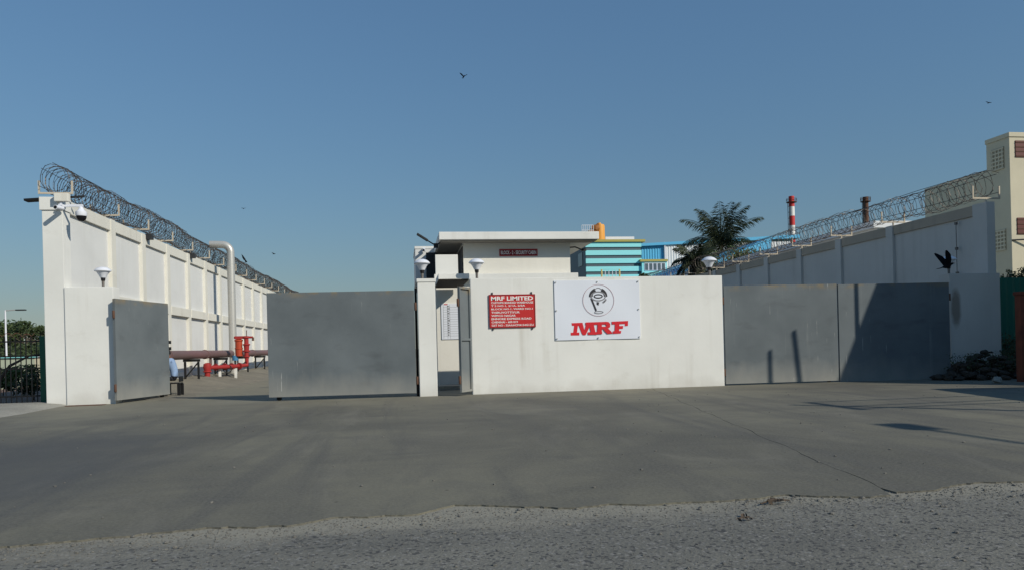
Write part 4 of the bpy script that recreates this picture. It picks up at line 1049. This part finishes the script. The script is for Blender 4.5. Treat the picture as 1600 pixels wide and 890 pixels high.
# ------------------------------------------------------------------ right edge: green sheet, terracotta pillar, rubble
gs = empty('green_hoarding', (20, 22.5, 0), 'dark green sheet metal fence right of the tall shaded wall', 'fence')
b = MB(); corrugated(b, 19.1, 26, 22.6, -0.1, 3.25, 0.25, 0.03); b.build('sheet', GREENW, gs)
MB().box(19.05, 26, 22.62, 22.68, 3.1, 3.2).build('rail', DARK, gs)
p0 = at(1594, 455, 18.2)
tp = empty('terracotta_pillar', (p0.x, 18.2, 0), 'rust red plastered pillar at the right picture edge', 'pillar')
MB().box(p0.x, p0.x+0.6, 18.2, 18.4, -0.1, p0.z-0.1).build('shaft', TERRA, tp, bevel=0.02); MB().box(p0.x-0.03, p0.x+0.63, 18.17, 18.43, p0.z-0.097, p0.z).build('cap', TERRA, tp, bevel=0.02)
rp = empty('rubble_pile', (17.3, 19.9, 0), 'dark heap of broken rubble at the foot of the right block', 'rubble')
rg = random.Random(41)
for i in range(210):
    a = rg.random(); x = 15.9+a*2.6; y = 20.45-abs(rg.gauss(0, 0.45))-0.05
    hmax = 0.95*max(0, 1-abs((x-17.6)/1.7))*max(0, 1-abs((y-20.2)/1.0)); r = rg.uniform(0.06, 0.17)
    MB().stone((x, y, rg.random()*hmax+r*0.35), r, rg).build('stone', RUBM, rp)
dsx = empty('dead_scrub', (17.2, 20.2, 0), 'dark dry scrub and twigs growing through the rubble heap', 'scrub')
b = MB(); b2 = MB()
for _ in range(46):
    x = rg.uniform(16.2, 18.4); y = rg.uniform(19.6, 20.4); a = rg.uniform(-1, 1); L_ = rg.uniform(0.4, 1.0); q = Vector((x+a*0.5*L_, y-rg.uniform(0, .35), L_*rg.uniform(0.5, 0.95)))
    b.tube([(x, y, 0.02), ((x+q.x)/2, (y+q.y)/2, q.z*0.6), tuple(q)], [0.012, 0.009, 0.004], 4); b2.leaves(q, 0.17, 16, 0.07, rg)
for _ in range(60):
    x = rg.uniform(18.75, 20.2); y = rg.uniform(20.6, 22.0); h_ = rg.uniform(0.3, 1.5)
    b.tube([(x, y, 0.0), (x+rg.uniform(-.15, .15), y, h_*0.6), (x+rg.uniform(-.3, .3), y-0.1, h_)], [0.014, 0.01, 0.004], 4); b2.leaves((x, y, h_*0.8), 0.3, 26, 0.10, rg)
tag(b.build('twigs', WOOD, dsx), kind='stuff'); tag(b2.build('dry_leaves', LEAFD, dsx), kind='stuff')
for i, (x, y, r, lab) in enumerate([(16.1, 18.1, 0.16, 'pale stone in front of the rubble heap, farther from the pillar'), (17.1, 17.2, 0.12, 'small pale stone beside the terracotta pillar foot')]):
    tag(MB().stone((x, y, r*0.5), r, rg).build('stone', PAVE, base=(x, y, 0)), lab, 'stone')
rg = random.Random(43)
for i, (u, v, Y, r, lab) in enumerate([(1574, 428, 23.6, 0.34, 'leafy creeper hanging over the green fence next to the wall end'), (1596, 424, 23.4, 0.36, 'leafy shrub over the green fence at the right picture edge')]):
    p = at(u, v, Y); e = empty('shrub', (p.x, Y, 0), lab, 'shrub', 'shrubs over the green fence'); b = MB()
    for _ in range(6): b.leaves((p.x+rg.uniform(-r, r), Y-0.5+rg.uniform(-.2, .5), p.z-0.1+rg.uniform(-.25, .3)), 0.26, 70, 0.12, rg)
    b.build('foliage', LEAF, e); MB().tube([(p.x, Y, -0.1), (p.x, Y, p.z)], [0.04, 0.015], 6).build('stem', BARK, e)
sr = at(1600, 650, 15)

# ------------------------------------------------------------------ birds
def crow(loc, heading, flap, label, s=1.0, pitch=0.0, flap2=None, fold=False):
    e = empty('crow', loc, label, 'bird', 'black crows'); L = Vector(loc)
    M = Matrix.Rotation(heading, 3, 'Z') @ Matrix.Rotation(-pitch, 3, 'Y')
    T = lambda p: tuple(M @ Vector(p)*s + L)
    b = MB(); b.tube([T((0.27, 0, 0.02)), T((0.20, 0, 0.025)), T((0.15, 0, 0.02)), T((0.06, 0, 0)), T((-0.06, 0, -0.005)), T((-0.15, 0, 0)), T((-0.19, 0, 0.0))], [x*s for x in (0.006, 0.033, 0.038, 0.06, 0.058, 0.03, 0.012)], 10); b.build('body', FEATHER, e, True)
    b = MB(); b.tube([T((0.255, 0, 0.02)), T((0.325, 0, 0.008))], [0.014*s, 0.003*s], 6); b.build('beak', BLACK, e)
    b = MB(); b.v = [T(p) for p in ((-0.13, -0.03, 0.005), (-0.13, 0.03, 0.005), (-0.34, 0.085, 0.0), (-0.36, 0, 0.0), (-0.34, -0.085, 0.0))] + [T(p) for p in ((-0.13, -0.03, -0.005), (-0.13, 0.03, -0.005), (-0.34, 0.085, -0.008), (-0.36, 0, -0.008), (-0.34, -0.085, -0.008))]
    b.f = [(0, 1, 2, 3, 4), (9, 8, 7, 6, 5)] + [((i+1) % 5, i, 5+i, 5+(i+1) % 5) for i in range(5)]; b.build('tail', FEATHER, e)
    for sd, fl in ((1, flap), (-1, flap2 if flap2 is not None else flap)):
        if fold: prof = [(0.08, 0.05), (0.02, 0.075), (-0.25, 0.03), (-0.2, 0.05)]
        cz, sz = math.cos(fl), math.sin(fl); sec = [(0.0, 0.10, -0.09), (0.16, 0.13, -0.10), (0.30, 0.10, -0.11), (0.40, 0.02, -0.12), (0.47, -0.05, -0.11)]
        if fold: sec = [(0.0, 0.1, -0.1), (0.02, 0.08, -0.22), (0.03, 0.0, -0.3)]
        b = MB(); up = []; 
        for d_, f0, f1 in sec:
            y = sd*(0.035+d_*cz); z = 0.02+d_*sz
            b.v += [T((f0, y, z)), T((f1, y, z)), T((f1, y, z-0.01)), T((f0, y, z-0.012))]
        for i in range(len(sec)-1):
            a = i*4
            for j in range(4): b.f.append((a+j, a+(j+1) % 4, a+4+(j+1) % 4, a+4+j))
        b.f.append((0, 1, 2, 3)); k = (len(sec)-1)*4; b.f.append((k+3, k+2, k+1, k))
        b.build('wing', FEATHER, e)
    if fold:
        b = MB().tube([T((0.0, 0.02, -0.05)), (L.x, L.y, L.z-0.13*s)], 0.008, 4); b.tube([T((0.0, -0.02, -0.05)), (L.x+0.02, L.y, L.z-0.13*s)], 0.008, 4); b.build('legs', BLACK, e)
    return e
crow(tuple(at(1480, 415.5, 20.2)), R(8), R(62), 'black crow flying past the shaded right block', 1.02, R(14), R(75))
crow(tuple(at(724.5, 120, 55)), R(-78), R(38), 'black bird gliding high in the middle of the sky', 0.78, 0.1, R(48))
crow(tuple(at(1545, 161, 78)), R(-100), R(4), 'small dark bird high in the sky at the right', 0.7, 0.1, R(32))
crow(tuple(at(381, 326, 85)), R(-60), R(20), 'tiny dark bird over the silver pipe', 0.55, 0.1, R(10))
crow(tuple(at(428, 397, 75)), R(40), R(40), 'tiny dark bird right of the silver pipe, above the gate', 0.55, 0.3, R(-10))
crow((XL-0.1, 47.5, TL+1.28), R(-120), 0, 'black crow perched on the left razor wire near the silver pipe', 0.95, R(45), 0, True)

# ------------------------------------------------------------------ street things outside the right edge of the photograph (they cast its shadows)
P0 = Vector((13.2+0.72*14, 20.9-0.69*14, 0)); H0 = 8.4  # added unseen building, placed and sized for its shadow on the gates
nbd = empty('shadow_building', (P0.x, P0.y, 0), 'unseen plain cream building at the roadside, shaped and angled to shade the gates', 'building')
ux = Vector((-0.56, 0.83, 0)).normalized(); vx = Vector((0.83, 0.56, 0)).normalized()
def rb(u0, u1, v0, v1, z0, z1, nm, mm, par):
    b = MB().box(u0, u1, v0, v1, z0, z1); b.v = [tuple(P0+ux*x+vx*y+ZZ*z) for x, y, z in b.v]; return b.build(nm, mm, par)
rb(-9, 6.5, 0, 9, -0.1, H0-0.25, 'wall', CREAM, nbd); rb(-9.06, 6.56, -0.06, 9.06, H0-0.247, H0, 'parapet', WHITE, nbd)
for zc in (1.6, 4.2, 6.7):
    for k in range(4):
        x = -7.5+k*3.2; wn = rb(x, x+1.3, -0.05, -0.003, zc-0.6, zc+0.7, 'window', MAROONW, nbd); rb(x+0.08, x+1.22, -0.07, -0.053, zc-0.52, zc+0.62, 'pane', DGLASS, wn)
def pole(gx, gy, top_z, L, r, label, nm='utility_pole'):
    x, y = gx+0.72*L, gy-0.69*L; h = top_z+0.6*L
    e = empty(nm, (x, y, 0), label, 'pole'); MB().tube([(x, y, -0.1), (x, y, h)], [r, r*0.75], 10).build('pole', PAVE, e, True)
    MB().lathe([(r*0.8, h), (r*0.8, h+0.04), (0.01, h+0.1)], (x, y, 0), 10).build('cap', DARK, e, True); return e
t1 = pole(13.75, 20.9, 4.2, 5.2, 0.06, 'taller concrete utility pole at the roadside right of the gates')
pole(11.02, 21.0, 0.95, 8.5, 0.07, 'shorter concrete pole at the roadside right of the gates')
lq = empty('utility_pole', (12.35+0.72*8.6, 21-0.69*8.6, 0), 'leaning wooden stay pole at the roadside right of the gates', 'pole')
MB().tube([(12.35+0.72*8.6, 21-0.69*8.6, -0.1+5.16-5.1), (11.75+0.72*8.6, 21-0.69*8.6, 1.55+5.16)], [0.07, 0.055], 8).build('pole', BARK, lq, True)
x, y = 13.0+0.72*9, 16.3; 
ls = empty('street_lamp', (15.9, 0.2, 0), 'roadside street lamp with a long arm at the right', 'street lamp')
MB().tube([(15.9, -0.6, -0.1), (15.9, -0.6, 6.6), (15.9, 0.0, 7.0)], [0.11, 0.07, 0.05], 8).build('pole', STEEL, ls, True)
MB().tube([(15.9, 0.0, 7.0), (15.95, 1.5, 7.08)], 0.045, 6).build('arm', STEEL, ls, True); MB().box(15.75, 16.15, 1.5, 2.3, 7.02, 7.16).build('lamp_head', LAMPW, ls, bevel=0.03)

# low kiosk added for its ground shadow, and overhead cables by the road, also outside the frame
K0 = Vector((14.75, 9.2, 0)); KM = Matrix.Rotation(R(-14.5), 3, 'Z')
kio = empty('shadow_kiosk', tuple(K0), 'unseen low flat-roofed kiosk with a closed grey shutter, added to shade the ground', 'kiosk')
def kb(x0, x1, y0, y1, z0, z1, nm, mm):
    b = MB().box(x0, x1, y0, y1, z0, z1); b.v = [tuple(KM @ Vector(v) + K0) for v in b.v]; return b.build(nm, mm, kio)
kb(0.15, 2.4, 0.15, 5.0, -0.1, 2.25, 'wall', GREENW); kb(0, 2.6, 0, 5.2, 2.253, 2.40, 'roof', WHITE); kb(0.10, 0.147, 0.9, 3.9, 0.8, 2.0, 'shutter', GATE)
for k in range(8): kb(0.075, 0.098, 0.9, 3.9, 0.84+k*0.145, 0.90+k*0.145, 'shutter_slat', GATE)
cp_ = empty('utility_pole', (17.0, 5.4, 0), 'concrete utility pole carrying the road cables', 'pole')
MB().tube([(17.0, 5.4, -0.1), (17.0, 5.4, 7.6)], [0.12, 0.08], 10).build('pole', PAVE, cp_, True); MB().box(16.95, 17.05, 4.5, 6.4, 7.05, 7.15).build('cross_arm', DARK, cp_)
for i, (yy, zz) in enumerate(((4.6, 7.2), (5.4, 7.0), (6.3, 7.2))):
    b = MB().tube([(17.0+j*3, yy+0.12*j, zz-0.35*math.sin(j/10*PI)) for j in range(11)], 0.035, 6)
    tag(b.build('overhead_cable', BLACK, base=(17, yy, zz)), ('nearest', 'middle', 'farthest')[i]+' of the black overhead cables running along the road', 'cable', 'overhead cables along the road')
